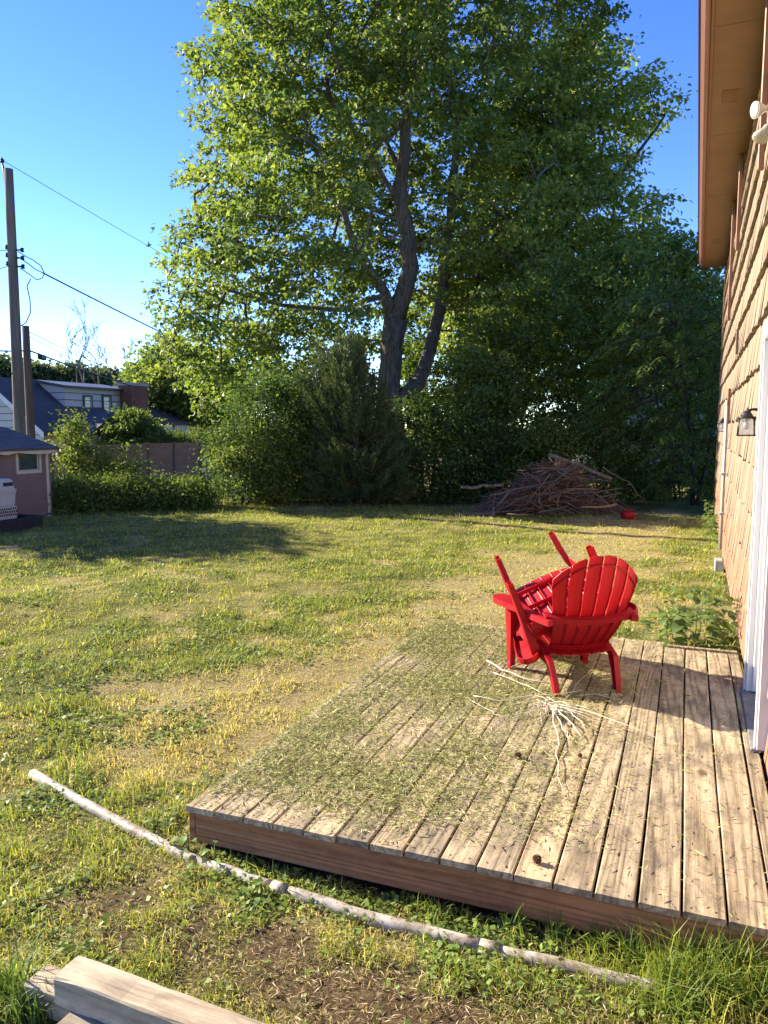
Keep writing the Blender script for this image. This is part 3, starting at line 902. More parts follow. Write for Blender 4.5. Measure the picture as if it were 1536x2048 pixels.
# ------------------------------------------------------------------ wall lanterns and floodlight
def lantern(loc, label):
    t = thing('wall_lantern', label, 'lantern', loc, 0, 'black wall lanterns on the shingled wall')
    # local: wall at +x, lantern centre at origin
    mb = MB(); mb.box((0.115, -0.055, -0.02), (0.135, 0.055, 0.16)); mb.build('backplate', M['black'], t, 0.006)
    mb = MB(); mb.tube([(0.12, 0, 0.075), (0.06, 0, 0.085), (0.02, 0, 0.075), (0.0, 0, 0.07)], [0.017, 0.013, 0.013, 0.014], 8); mb.build('arm', M['black'], t)
    mb = MB(); mb.lathe([(0.083, 0.0), (0.083, 0.012), (0.06, 0.018), (0.052, 0.035), (0.036, 0.058), (0.018, 0.07), (0.01, 0.075), (0.012, 0.085), (0.006, 0.095), (0.002, 0.105)], 16); mb.build('cap', M['black'], t)
    mb = MB(); mb.box((-0.078, -0.078, -0.006), (0.078, 0.078, -0.0003)); mb.build('top_rim', M['black'], t)
    for sx in (-1, 1):
        for sy in (-1, 1):
            mb = MB(); mb.tube([(sx * 0.066, sy * 0.066, -0.006), (sx * 0.074, sy * 0.074, -0.165)], 0.006, 6); mb.build('post', M['black'], t)
    mb = MB()
    for a in (0, 1, 2, 3):
        mm = Matrix.Rotation(a * math.pi / 2, 4, 'Z'); mb.box((-0.083, 0.068, -0.176), (0.083, 0.083, -0.163), mm)
    mb.box((-0.075, -0.075, -0.173), (0.075, 0.075, -0.168)); mb.build('bottom_rim', M['black'], t)
    for a in range(4):
        mb = MB(); mm = Matrix.Rotation(a * math.pi / 2, 4, 'Z')
        mb.add([tuple(mm @ Vector(v)) for v in ((-0.058, 0.060, -0.008), (0.058, 0.060, -0.008), (0.066, 0.068, -0.161), (-0.066, 0.068, -0.161))], [(0, 1, 2, 3)])
        mb.build('glass_pane', M['glass'], t)
    mb = MB(); mb.lathe([(0.014, -0.01), (0.014, -0.04), (0.022, -0.05), (0.030, -0.075), (0.028, -0.095), (0.015, -0.11), (0.003, -0.114)], 12); mb.build('bulb', M['bulbwhite'], t)
    return t
def put_lantern(px, py, y, label):
    p = at_y(px, py, y)
    o = lantern((HX(y) - 0.088, y, p.z), label)
    o.scale = (0.66,) * 3
put_lantern(1490, 836, 5.52, 'black glass wall lantern nearest the white door')
put_lantern(1443, 846, 10.95, 'smaller looking black wall lantern farther along beside the grey conduit')

def floodlight():
    c = Vector((HX(5.5), 5.5, 3.74))
    t = thing('flood_light', 'twin bulb flood light on the wall under the eave', 'flood light', tuple(c)); t.scale = (0.82,) * 3
    mb = MB(); mb.lathe([(0.06, 0), (0.06, 0.022), (0.045, 0.032)], 16, Matrix.Rotation(R(-90), 4, 'Y') @ Matrix.Translation((0, 0, 0.035))); mb.build('base_plate', M['bulbwhite'], t)
    for dy, dz, aim in ((-0.05, 0.05, (-0.8, -0.42, -0.15)), (0.03, -0.05, (-0.45, -0.3, -0.85))):
        a = Vector(aim).normalized()
        s0 = Vector((-0.07, dy, dz)); 
        mb = MB(); mb.tube([(-0.05, 0, 0), s0 * 0.8, s0 + a * 0.02], 0.012, 8); br = mb.build('swivel_arm', M['bulbwhite'], t)
        q = a.to_track_quat('Z', 'Y').to_matrix().to_4x4(); q.translation = s0
        mb = MB(); mb.lathe([(0.022, 0.0), (0.024, 0.03), (0.034, 0.05), (0.050, 0.075), (0.060, 0.1), (0.060, 0.112)], 18, q); h = mb.build('bulb', M['bulbwhite'], t)
        mb = MB(); mb.lathe([(0.056, 0.1125), (0.046, 0.116), (0.025, 0.119), (0.003, 0.12)], 18, q); mb.build('lens', M['lens'], h)
    return t
floodlight()

# ------------------------------------------------------------------ red chairs
def make_chair(label):
    t = thing('adirondack_chair', label, 'chair', group='red plastic chairs on the deck')
    red = M['red']
    def seat_z(y):   # y from -0.20 rear to 0.36 front
        k = (y + 0.20) / 0.53
        return 0.225 + 0.155 * k + 0.018 * math.sin(math.pi * min(max(k, 0), 1)) * -1 - max(0, y - 0.31) ** 2 * 22
    def strip(rows, th_vec_fn, smooth=True):
        """rows: list of lists of points -> solid sheet with thickness vector per row"""
        mb = MB(); nr, nc = len(rows), len(rows[0])
        top = [Vector(p) for r in rows for p in r]
        bot = [Vector(p) + Vector(th_vec_fn(i)) for i, r in enumerate(rows) for p in r]
        fs = []
        N = nr * nc
        for i in range(nr - 1):
            for j in range(nc - 1):
                a, b, c, d = i * nc + j, i * nc + j + 1, (i + 1) * nc + j + 1, (i + 1) * nc + j
                fs.append((a, b, c, d)); fs.append((N + d, N + c, N + b, N + a))
            fs.append((i * nc, (i + 1) * nc, N + (i + 1) * nc, N + i * nc)); fs.append((i * nc + nc - 1, N + i * nc + nc - 1, N + (i + 1) * nc + nc - 1, (i + 1) * nc + nc - 1))
        for j in range(nc - 1):
            fs.append((j, N + j, N + j + 1, j + 1)); a = (nr - 1) * nc
            fs.append((a + j, a + j + 1, N + a + j + 1, N + a + j))
        mb.add(top + bot, fs); return mb
    # seat: side skirts + slats
    nS = 6; ys = [-0.20 + 0.57 * k / 13 for k in range(14)]
    hw = lambda y: 0.215 + 0.045 * (y + 0.2) / 0.55
    mb = MB()
    for sx in (-1, 1):
        rows = [[(sx * hw(y), y, seat_z(y) + 0.004), (sx * (hw(y) + 0.008), y, seat_z(y) - 0.055)] for y in ys]
        m2 = strip(rows, lambda i: (sx * 0.008, 0, 0)); mb.add(m2.v, m2.f)
    rows = [[(x * hw(0.37), 0.372, seat_z(0.37) + 0.0), (x * hw(0.37), 0.376, seat_z(0.37) - 0.05)] for x in (-1, -0.5, 0, 0.5, 1)]
    m2 = strip(rows, lambda i: (0, 0.007, 0)); mb.add(m2.v, m2.f)
    for y in (-0.08, 0.10, 0.26):
        mb.box((-hw(y), y - 0.004, seat_z(y) - 0.035), (hw(y), y + 0.004, seat_z(y) - 0.007))
    seat = mb.build('seat', red, t)
    for i in range(nS):
        g = 0.0006
        rows = []
        for y in ys:
            h = hw(y); a = -h + 2 * h * i / nS + g; b = -h + 2 * h * (i + 1) / nS - g
            c = lambda x: seat_z(y) + 0.018 * (x / h) ** 2
            rows.append([(a, y, c(a) - 0.004), (a + 0.006, y, c(a)), ((a + b) / 2, y, c((a + b) / 2) + 0.001), (b - 0.006, y, c(b)), (b, y, c(b) - 0.004)])
        strip(rows, lambda i: (0, 0, -0.006)).build('slat', red, seat)
        if i: # reinforcing rib under the seat
            rows = []
            for y in ys[1:-2]:
                x = -hw(y) + 2 * hw(y) * i / nS + 0.012; rows.append([(x, y, seat_z(y) - 0.004), (x, y, seat_z(y) - 0.022)])
            m2 = strip(rows, lambda i: (0.005, 0, 0)); m2.build('rib', red, seat)
    # backrest
    P0 = Vector((0, -0.185, 0.205)); P1 = Vector((0, -0.44, 0.885))
    bdir = (P1 - P0); L = bdir.length; bdir.normalize()
    bn = Vector((0, bdir.z, -bdir.y))          # towards the sitter
    nB = 6
    def bpt(x, s, dep=0.0):
        # s along back in metres; slight lengthwise curve; hollow across
        cv = 0.022 * math.sin(math.pi * min(s / L, 1.0)) * -1 + 0.055 * max(0, 0.22 - s) / 0.22
        hollow = 0.045 * (x / 0.26) ** 2
        return Vector((x, 0, 0)) + P0 + bdir * s + bn * (cv + hollow + dep)
    bw = lambda s: 0.188 + 0.097 * min(1, s / (L * 0.72)) - 0.015 * max(0, s - 0.5)
    top = lambda xr: L + 0.012 - 0.185 * abs(xr) ** 2.2
    back = MB()
    # horizontal brace ledge and lower brace
    for (s0, d0, hh, ex) in ((0.315, -0.05, 0.016, 0.055), (0.05, -0.018, 0.03, 0.0)):
        xs = [-(bw(s0) + ex) + 2 * (bw(s0) + ex) * k / 10 for k in range(11)]
        rows = [[bpt(x * 0.98, s0, d0), bpt(x * 0.98, s0, 0.004)] for x in xs]
        m2 = strip(rows, lambda i: tuple(bdir * hh)); back.add(m2.v, m2.f)
        rows = [[bpt(x * 0.98, s0 - 0.022, d0 - 0.001), bpt(x * 0.98, s0 + hh, d0 - 0.001)] for x in xs]
        m2 = strip(rows, lambda i: tuple(bn * 0.006)); back.add(m2.v, m2.f)
    back_o = back.build('backrest', red, t)
    for i in range(nB):
        rows = []; ns = 16
        xa_r, xb_r = -1 + 2 * i / nB, -1 + 2 * (i + 1) / nB
        xm = (xa_r + xb_r) / 2
        for j in range(ns + 1):
            row = []
            for q, (xr, dp) in enumerate(((xa_r, -0.012), (xa_r + 0.03, -0.003), (xm, 0.002), (xb_r - 0.03, -0.003), (xb_r, -0.012))):
                s = top(xr) * j / ns; gap = 0.0048 if q in (0,) else (-0.0048 if q in (4,) else 0)
                row.append(bpt(xr * bw(s) + gap, s, dp))
            rows.append(row)
        sl = strip(rows, lambda i: tuple(bn * -0.0055)).build('slat', red, back_o)
        # raised rim band following the arched top, on the rear face
        rows = []
        for q in range(5):
            xr = xa_r + 0.012 + (xb_r - xa_r - 0.024) * q / 4; s = top(xr) - 0.062
            rows.append([bpt(xr * bw(s), s, -0.006), bpt(xr * bw(s), s + 0.010, -0.006)])
        strip(rows, lambda i: tuple(bn * -0.012)).build('rim', red, sl)
    # channel legs
    def channel(path, w, dep, open_dir, lat, th=0.005):
        """U profile: web plus two flanges, following path"""
        mb = MB(); rows = []
        for k, p in enumerate(path):
            p = Vector(p); ww = w[k]; dd = dep[k]
            prof = [(-ww / 2, dd), (-ww / 2, 0), (ww / 2, 0), (ww / 2, dd), (ww / 2 - th, dd), (ww / 2 - th, th), (-ww / 2 + th, th), (-ww / 2 + th, dd)]
            rows.append([p + Vector(lat) * a + Vector(open_dir) * b for a, b in prof])
        n = 8; vs = [v for r in rows for v in r]; fs = []
        for k in range(len(rows) - 1):
            for j in range(n): fs.append((k * n + j, k * n + (j + 1) % n, (k + 1) * n + (j + 1) % n, (k + 1) * n + j))
        for e in (0, len(rows) - 1):
            b = e * n
            fs += [(b + 0, b + 1, b + 6, b + 7), (b + 1, b + 2, b + 5, b + 6), (b + 2, b + 3, b + 4, b + 5)]
        mb.add(vs, fs); return mb
    for sx in (-1, 1):
        channel([(sx * 0.288, 0.295, 0.0), (sx * 0.298, 0.285, 0.25), (sx * 0.318, 0.262, 0.485)], [0.058, 0.078, 0.115], [0.034, 0.042, 0.06], (-sx, 0, 0), (0, 1, 0)).build('front_leg', red, t)
        channel([(sx * 0.222, -0.300, 0.0), (sx * 0.228, -0.262, 0.10), (sx * 0.238, -0.19, 0.225), (sx * 0.246, -0.05, 0.285), (sx * 0.25, 0.16, 0.315)], [0.050, 0.062, 0.095, 0.085, 0.05], [0.034, 0.036, 0.034, 0.022, 0.015], (-sx, 0, 0), (0, 0.94, 0.34)).build('rear_leg', red, t)
        # bridge between front leg and seat skirt
        mb = MB(); mb.box((min(sx * 0.252, sx * 0.30), 0.235, 0.30), (max(sx * 0.252, sx * 0.30), 0.315, 0.345)); mb.build('seat_bracket', red, t)
        # arm paddle
        pl = []
        for k in range(9):
            a = math.pi * k / 8; pl.append((0.335 + 0.072 * math.cos(a), 0.285 + 0.095 * math.sin(a)))
        pl += [(0.270, 0.16), (0.285, 0.0), (0.292, -0.20), (0.262, -0.335), (0.298, -0.355), (0.335, -0.20), (0.352, 0.0), (0.388, 0.16)]
        az = lambda y: 0.492 + 0.012 * y
        mb = MB(); poly = [(sx * x, y, az(y)) for x, y in pl]
        mb.prism(poly, (0, 0, 0.008))
        cx = sum(p[0] for p in pl) / len(pl)
        n = len(pl); V = []
        for x, y in pl: V += [(sx * x, y, az(y) + 0.002), (sx * x, y, az(y) - 0.030), (sx * (x + (0.325 - x) * 0.10), y * 0.985, az(y) - 0.030), (sx * (x + (0.325 - x) * 0.10), y * 0.985, az(y) + 0.002)]
        fs = []
        for k in range(n):
            k2 = (k + 1) % n
            for j in range(4): fs.append((4 * k + j, 4 * k + (j + 1) % 4, 4 * k2 + (j + 1) % 4, 4 * k2 + j))
        mb.add(V, fs)
        mb.build('armrest', red, t)
    return t
cA = make_chair('upright red plastic slatted chair standing on the deck, back towards us')
cA.location = (-0.683, 5.025, DECK_Z); cA.rotation_euler = (0, 0, R(33.67))
cB = make_chair('red plastic chair turned upside down on the other chair, legs in the air')
cB.scale = (1.02,) * 3; cB.location = (-0.909, 5.085, DECK_Z + 0.804); cB.rotation_euler = (3.192, -0.416, 0.433)

# ------------------------------------------------------------------ things lying on the deck
def seed_ball(px, py, r, label):
    p = at_ground(px, py, DECK_Z)
    bm = bmesh.new(); bmesh.ops.create_icosphere(bm, subdivisions=2, radius=r * 0.8)
    for f in list(bm.faces):
        c = f.calc_center_median(); q = bmesh.ops.poke(bm, faces=[f])['verts'][0]; q.co = c.normalized() * r * random.uniform(1.0, 1.35)
    me = bpy.data.meshes.new('seed_ball'); bm.to_mesh(me); bm.free(); me.materials.append(M['seed'])
    o = link(bpy.data.objects.new('seed_ball', me)); o.location = (p.x, p.y, DECK_Z + r * 0.95)
    tag(o, label, 'seed ball', 'spiky seed balls on the deck')
seed_ball(1036, 1517, 0.017, 'small brown spiky seed ball in the middle of the deck, left of another')
seed_ball(1160, 1514, 0.010, 'tiny dark seed ball in the middle of the deck below the dry stalks')
seed_ball(1074, 1726, 0.017, 'brown spiky seed ball near the front edge of the deck')

def dry_stalks():
    base = at_ground(1100, 1415, DECK_Z)
    t = thing('dry_weed_stalks', 'pale dry uprooted weed stalks lying on the deck by the chair', 'dry stalks', (base.x, base.y, DECK_Z))
    def px_path(pts, z0=0.01):
        out = []
        for k, q in enumerate(pts):
            z = DECK_Z + (q[2] if len(q) > 2 else z0)
            g = at_ground(q[0], q[1], z); out.append(Vector((g.x - base.x, g.y - base.y, z - DECK_Z)))
        return out
    def curve(pts, r0, r1):
        p = px_path(pts); q = []
        for i in range(len(p) - 1):
            for k in range(3):
                a = k / 3; q.append(p[i].lerp(p[i + 1], a) + Vector((random.gauss(0, .006), random.gauss(0, .006), abs(random.gauss(0, .002)))))
        q.append(p[-1]); n = len(q)
        MBo = MB(); MBo.tube(q, [r0 + (r1 - r0) * k / (n - 1) for k in range(n)], 6); MBo.build('stalk', M['drystem'], t)
    main = [
        ([(975, 1322, .03), (1005, 1340, .03), (1050, 1358, .02), (1100, 1368, .015)], .010, .006),
        ([(985, 1345, .015), (1040, 1365, .02), (1090, 1388, .02), (1120, 1390, .01)], .006, .003),
        ([(945, 1392, .02), (1000, 1402, .02), (1060, 1392, .03), (1120, 1388, .03), (1165, 1380, .02)], .006, .003),
        ([(940, 1400, .01), (985, 1425, .015), (1000, 1436, .01)], .004, .002),
        ([(1100, 1410, .03), (1108, 1445, .02), (1120, 1490, .02), (1112, 1540, .015), (1128, 1588, .01)], .006, .002),
        ([(1105, 1412, .03), (1135, 1440, .03), (1165, 1475, .015)], .007, .004),
        ([(1110, 1410, .03), (1150, 1430, .035), (1172, 1462, .02)], .006, .003),
        ([(1112, 1408, .035), (1200, 1430, .05), (1265, 1455, .05), (1345, 1492, .012)], .005, .002),
        ([(1104, 1412, .03), (1125, 1460, .02), (1140, 1480, .012)], .006, .003),
        ([(1108, 1411, .04), (1140, 1420, .045), (1185, 1440, .03), (1262, 1458, .012)], .004, .002),
        ([(1020, 1335, .03), (1055, 1325, .05), (1085, 1332, .04)], .004, .002),
        ([(1000, 1335, .03), (1030, 1318, .06), (1060, 1322, .05)], .004, .002),
        ([(1098, 1412, .02), (1060, 1425, .02), (1020, 1440, .01)], .004, .002),
        ([(1130, 1395, .02), (1160, 1360, .02), (1180, 1340, .01)], .004, .002),
        ([(1150, 1392, .02), (1190, 1388, .03), (1240, 1400, .01)], .003, .002),
    ]
    for p, a, b in main: curve(p, a * 0.62, b * 0.62)
    # tangle of thin rootlets
    mb = MB()
    for k in range(60):
        s = Vector((random.gauss(0.01, 0.05), random.gauss(-0.02, 0.05), random.uniform(.01, .05))); d = Vector((random.gauss(0.02, 0.10), random.gauss(-0.08, 0.09), random.gauss(-.01, .015)))
        pts = [s, s + d * 0.5 + Vector((random.gauss(0, .015), random.gauss(0, .015), .01)), s + d]
        pts = [Vector((p.x, p.y, max(p.z, 0.005))) for p in pts]
        mb.tube(pts, [.0022, .0018, .001], 4)
    o = mb.build('rootlets', M['drystem'], t); o['kind'] = 'stuff'
dry_stalks()

def clippings():
    rng = np.random.default_rng(5); n = 340000
    x = rng.uniform(DX0 + 0.01, 0.40, n); y = rng.uniform(DY0 + 0.015, DY1, n)
    p = np.stack([x, y, 0 * x], 1)
    nz = fbm(p * 2.2 + 7, 4); nz2 = fbm(p * 7 + 3, 3)
    # thrown from the left by the mower: thick on the left third, thinning to the house
    edge = -0.95 + (y - 2.7) * 0.16
    d = 1 - sstep(-0.85, 0.75, x - edge)
    d = d * (0.52 + 2.1 * (nz - 0.42)) + 0.03 + (nz2 - 0.5) * 0.5 * (d > 0.05)
    d = d * (0.25 + 0.75 * sstep(0.0, 0.22, y - DY0 + (nz - .5) * .3))
    d = np.where(y > 5.2, d + 0.25 * (1 - sstep(-1.1, -0.4, x)), d)
    # boards' gaps swallow the pieces
    gap = ((x - DX0) % 0.1453) > 0.1350
    keep = (rng.random(n) < np.clip(d, 0.012, 1) * 0.62) & ~(gap & (rng.random(n) < 0.92))
    x, y = x[keep], y[keep]; n = len(x)
    ang = rng.uniform(0, 2 * math.pi, n); tilt = np.abs(rng.normal(0.12, 0.22, n))
    dv = np.stack([np.cos(ang) * np.cos(tilt), np.sin(ang) * np.cos(tilt), np.sin(tilt)], 1)
    nr = unit(rng.normal(0, 0.6, (n, 3)) + np.array([0, 0, 1.0]))
    sz = np.minimum(rng.gamma(3.0, 0.0066, n) + 0.007, 0.05)
    z = np.full(n, DECK_Z + 0.003) + rng.random(n) ** 2 * 0.012
    shape = np.array([(0, -0.05, 0), (0.5, -0.06, 0.06), (1, 0, 0.0), (0.5, 0.06, 0.06)])
    cols = jitter_cols(((0.11, 0.16, 0.035), (0.23, 0.26, 0.07), (0.36, 0.355, 0.135), (0.47, 0.43, 0.22)), n, rng, None, 0.25)
    v = leaf_verts(np.stack([x, y, z], 1), dv, nr, sz, shape)
    me = fast_mesh('grass_clippings', v, 4, None, cols, M['clip'])
    o = link(bpy.data.objects.new('grass_clippings', me))
    tag(o, 'green and straw coloured grass clippings scattered over the deck boards', 'grass clippings', kind='stuff')
clippings()

# ------------------------------------------------------------------ pipe and timbers in the foreground
def pipe():
    pp = [at_ground(66, 1548, -0.005), at_ground(220, 1637, 0.012), at_ground(375, 1717, -0.004), at_ground(560, 1780, 0.005), at_ground(730, 1835, 0.002), at_ground(980, 1899, 0.008), at_ground(1290, 1972, 0.012), at_ground(1560, 2012, 0.004)]
    b = pp[2]
    t = thing('white_pipe', 'long weathered white pipe half sunk in the grass before the deck', 'pipe', (b.x, b.y, 0))
    rel = [p - Vector((b.x, b.y, 0)) for p in pp]
    for (i, j, r) in ((0, 3, 0.026), (3, 5, 0.027), (5, 7, 0.026)):
        pts = []
        for k in range(i, j):
            for m in range(5): pts.append(rel[k].lerp(rel[k + 1], m / 5) + Vector((0, random.gauss(0, .002), random.gauss(0, .002))))
        pts.append(rel[j])
        rr = [r * random.uniform(0.96, 1.04) for _ in pts]
        mb = MB(); mb.tube(pts, rr, 14); mb.build('pipe_length', M['pipe'], t)
    for k in (3, 5):
        mb = MB(); d = (rel[k + 1] - rel[k - 1]).normalized() * 0.035; mb.tube([rel[k] - d, rel[k] + d], 0.0295, 14); mb.build('coupling', M['pipe'], t)
pipe()

def timber(name, label, a, b, w, h, z0, chip=0.0):
    a = Vector(a); b = Vector(b); L = (b - a).length; ang = math.atan2(b.y - a.y, b.x - a.x)
    ns = 24; mb = MB(); rows = []
    for k in range(ns + 1):
        x = L * k / ns
        j = lambda s=0.0015: random.gauss(0, s)
        e = 0.007
        c = chip * max(0, 1 - x / 0.06)
        prof = [(-w / 2, 0), (-w / 2, h - e - c), (-w / 2 + e, h - c), (0, h + .001), (w / 2 - e, h), (w / 2, h - e), (w / 2, 0)]
        x += (random.uniform(-.004, .004) if k in (0, ns) else 0)
        rows.append([(x, p[0] + j(), p[1] + j()) for p in prof])
    n = 7; fs = []
    for k in range(ns):
        for m in range(n): fs.append((k * n + m, k * n + (m + 1) % n, (k + 1) * n + (m + 1) % n, (k + 1) * n + m))
    fs += [tuple(range(n)), tuple(ns * n + m for m in reversed(range(n)))]
    mb.add([v for r in rows for v in r], fs)
    o = mb.build(name, M['timber'])
    o.location = (a.x, a.y, z0); o.rotation_euler = (0, 0, ang)
    return tag(o, label, 'timber', 'grey landscape timbers in the foreground corner')
timber('landscape_timber', 'weathered grey timber lying on top in the bottom corner, with chipped end', (-1.72, 1.700), (0.3, 1.618), 0.105, 0.092, 0.105, 0.006)
timber('landscape_timber', 'weathered grey timber lower down behind the top one, its end sticking out', (-1.885, 1.735), (0.2, 1.66), 0.10, 0.088, 0.012)
timber('landscape_timber', 'shaded grey timber underneath the top one, facing the camera', (-1.66, 1.605), (0.3, 1.515), 0.10, 0.09, 0.012)

# ------------------------------------------------------------------ big maple
def W(px, py, D): return at_d(px, py, D)
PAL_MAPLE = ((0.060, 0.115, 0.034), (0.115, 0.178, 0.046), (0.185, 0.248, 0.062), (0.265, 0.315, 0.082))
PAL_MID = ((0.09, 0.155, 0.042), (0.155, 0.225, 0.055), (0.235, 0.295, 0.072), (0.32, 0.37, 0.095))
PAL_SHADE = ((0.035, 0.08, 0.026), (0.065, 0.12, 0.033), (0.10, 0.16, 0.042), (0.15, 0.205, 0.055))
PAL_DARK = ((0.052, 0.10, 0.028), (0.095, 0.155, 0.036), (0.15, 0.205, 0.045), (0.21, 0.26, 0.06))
def clear_corridor(c, path, half, D):
    """no foliage in front of the bare lower trunk"""
    F = c @ _v; Rr = c @ _u; zz = c[:, 2] - CAM_Z
    zf = F * _cp - zz * _sp; uu = F * _sp + zz * _cp
    x = CX + F_PX * Rr / zf; y = CY - F_PX * uu / zf
    p = np.stack([x, y], 1); d = np.full(len(p), 1e9)
    for a, b in zip(path[:-1], path[1:]):
        a = np.array(a, float); b = np.array(b, float); ab = b - a
        t = np.clip(((p - a) @ ab) / (ab @ ab), 0, 1); d = np.minimum(d, np.linalg.norm(p - (a + t[:, None] * ab), axis=1))
    return c[(d > half) | (F > D + 0.4)]
def big_maple():
    D = 26.0
    poly = [(455, -60), (490, -260), (630, -430), (850, -520), (1050, -440), (1160, -260), (1225, -60), (1222, 40), (1190, 150), (1160, 260), (1140, 420), (1110, 560), (1040, 650), (930, 700), (880, 640),
            (845, 610), (800, 720), (700, 770), (590, 790), (470, 780), (425, 825), (385, 790), (370, 720), (325, 660), (345, 625), (312, 590), (315, 540), (358, 525), (342, 458), (390, 422), (378, 342), (425, 316), (400, 240), (415, 180), (378, 112), (430, 60)]
    base = at_d(785, 905, D); base.z = 0.0 - 0.25
    axis = np.array([base.x, base.y, 7.0])
    B, c = bough_points(poly, D, 5.0, 800, 9, 21, Rm=4.5, sig=(0.6, 0.6, 0.27), mind=0.88, axis=axis)
    TR = [(785, 880), (780, 740), (792, 640), (822, 535), (802, 420), (806, 300)]
    c = clear_corridor(c, TR, 58, D); c = clear_corridor(c, [(800, 800), (860, 700), (880, 640)], 50, D)
    px = lambda pts: [W(a, b, D + d) for a, b, d in pts]
    r = lambda w: w * D / F_PX / 2
    limbs = [
        ([base] + px([(783, 850, 0), (778, 760, 0), (783, 690, 0), (792, 640, 0)]), [r(66), r(52), r(45), r(43), r(48)], None),
        (px([(792, 640, 0), (806, 590, 0), (822, 535, 0.1), (816, 470, 0.1), (802, 420, 0), (806, 330, 0), (815, 230, 0), (808, 110, 0), (800, -60, 0), (810, -260, 0)]), [r(38), r(35), r(33), r(31), r(28), r(24), r(20), r(15), r(10), r(5)], 1),
        (px([(786, 640, 0), (770, 585, -0.1), (742, 545, -0.3), (715, 510, -0.5), (690, 430, -0.8), (640, 330, -1.0), (600, 200, -1.2)]), [r(26), r(20), r(19), r(16), r(12), r(9), r(5)], 1),
        (px([(800, 800, 0), (838, 765, 0.4), (860, 700, 0.8), (880, 620, 1.2), (893, 510, 1.5), (905, 380, 1.6), (912, 260, 1.7), (900, 160, 1.7), (880, 20, 1.6), (900, -180, 1.5)]), [r(34), r(30), r(27), r(24), r(21), r(18), r(16), r(13), r(9), r(5)], 1),
        (px([(804, 420, 0), (770, 360, -0.6), (740, 310, -1.2), (660, 200, -1.8), (560, 90, -2)]), [r(12), r(10), r(9), r(7), r(4)], 1),
        (px([(806, 350, 0), (760, 260, 0.6), (700, 150, 1.2), (640, 20, 1.5)]), [r(11), r(9), r(7), r(4)], 1),
        (px([(905, 400, 1.6), (960, 300, 1.6), (1040, 200, 1.4), (1130, 60, 1.0)]), [r(14), r(11), r(8), r(4)], 1),
        (px([(890, 560, 1.4), (960, 470, 0.8), (1040, 380, 0.2), (1100, 300, -0.5)]), [r(12), r(9), r(7), r(4)], 1),
        (px([(720, 515, -0.5), (640, 520, -1.5), (520, 500, -2.2), (400, 450, -2.2)]), [r(11), r(8), r(6), r(3)], 1),
        (px([(770, 590, -0.1), (680, 620, -1.2), (560, 610, -2.0), (420, 570, -2.0), (340, 560, -1.8)]), [r(11), r(8), r(7), r(5), r(3)], 1),
        (px([(800, 440, 0), (700, 400, 1.5), (560, 330, 2.2), (430, 260, 2.4)]), [r(11), r(8), r(6), r(3)], 1),
    ]
    rng = np.random.default_rng(31)
    lv = spray_leaves(c, 26, rng, (0.22, 0.22, 0.12), (0.115, 0.195), SH_MAPLE, 0.75, axis, PAL_MAPLE, spread=0.2, var=0.12)
    make_tree('maple_tree', 'huge maple with thick grey forked trunk towering over the yard', 'tree', base, limbs, B, lv, M['leaf'], M['bark'], twig_r=0.022)
big_maple()

def right_maple():
    D = 30.0
    poly = [(880, 560), (930, 420), (980, 250), (1040, 140), (1130, 70), (1205, 50), (1240, 120), (1290, 160), (1340, 195), (1335, 225), (1290, 258), (1262, 300), (1275, 360), (1315, 380), (1345, 430), (1350, 490), (1380, 540), (1420, 580), (1460, 640), (1450, 760), (1380, 820), (1250, 800), (1120, 780), (1000, 760), (900, 700)]
    base = at_d(925, 900, D); base.z = -0.5
    B, c = bough_points(poly, D, 4.5, 380, 10, 5, Rm=4.0, sig=(0.7, 0.7, 0.3), mind=1.2, axis=np.array([base.x + 3, base.y, 6.0]))
    r = lambda w: w * D / F_PX / 2
    px = lambda pts: [W(a, b, D + d) for a, b, d in pts]
    limbs = [
        ([base] + px([(930, 815, 0), (960, 745, 0), (995, 680, 0), (1035, 610, 0), (1060, 480, 0), (1080, 370, 0), (1110, 250, 0), (1150, 140, 0)]), [r(36), r(28), r(24), r(22), r(20), r(17), r(15), r(11), r(5)], None),
        (px([(1035, 600, 0), (1090, 500, -0.5), (1160, 420, -1), (1260, 330, -1), (1330, 230, -1)]), [r(15), r(12), r(10), r(7), r(4)], 1),
        (px([(1050, 530, 0), (1010, 440, 1), (1000, 330, 1), (1010, 220, 1)]), [r(14), r(11), r(8), r(4)], 1),
        (px([(1000, 680, 0), (1090, 640, 0.5), (1200, 590, 0.5), (1330, 520, 0)]), [r(12), r(9), r(7), r(4)], 1),
        (px([(1082, 370, 0), (1150, 290, 0.5), (1230, 200, 0.5), (1290, 150, 0)]), [r(10), r(8), r(6), r(3)], 1),
    ]
    rng = np.random.default_rng(8)
    lv = spray_leaves(c, 30, rng, (0.3, 0.3, 0.16), (0.15, 0.24), SH_OVAL, 0.7, np.array([base.x + 3, base.y, 6.0]), PAL_MID, spread=0.28)
    make_tree('maple_tree', 'darker leaning maple behind, between the huge maple and the house eave', 'tree', base, limbs, B, lv, M['leaf'], M['barkdark'], twig_r=0.022, shape_n=4)
right_maple()

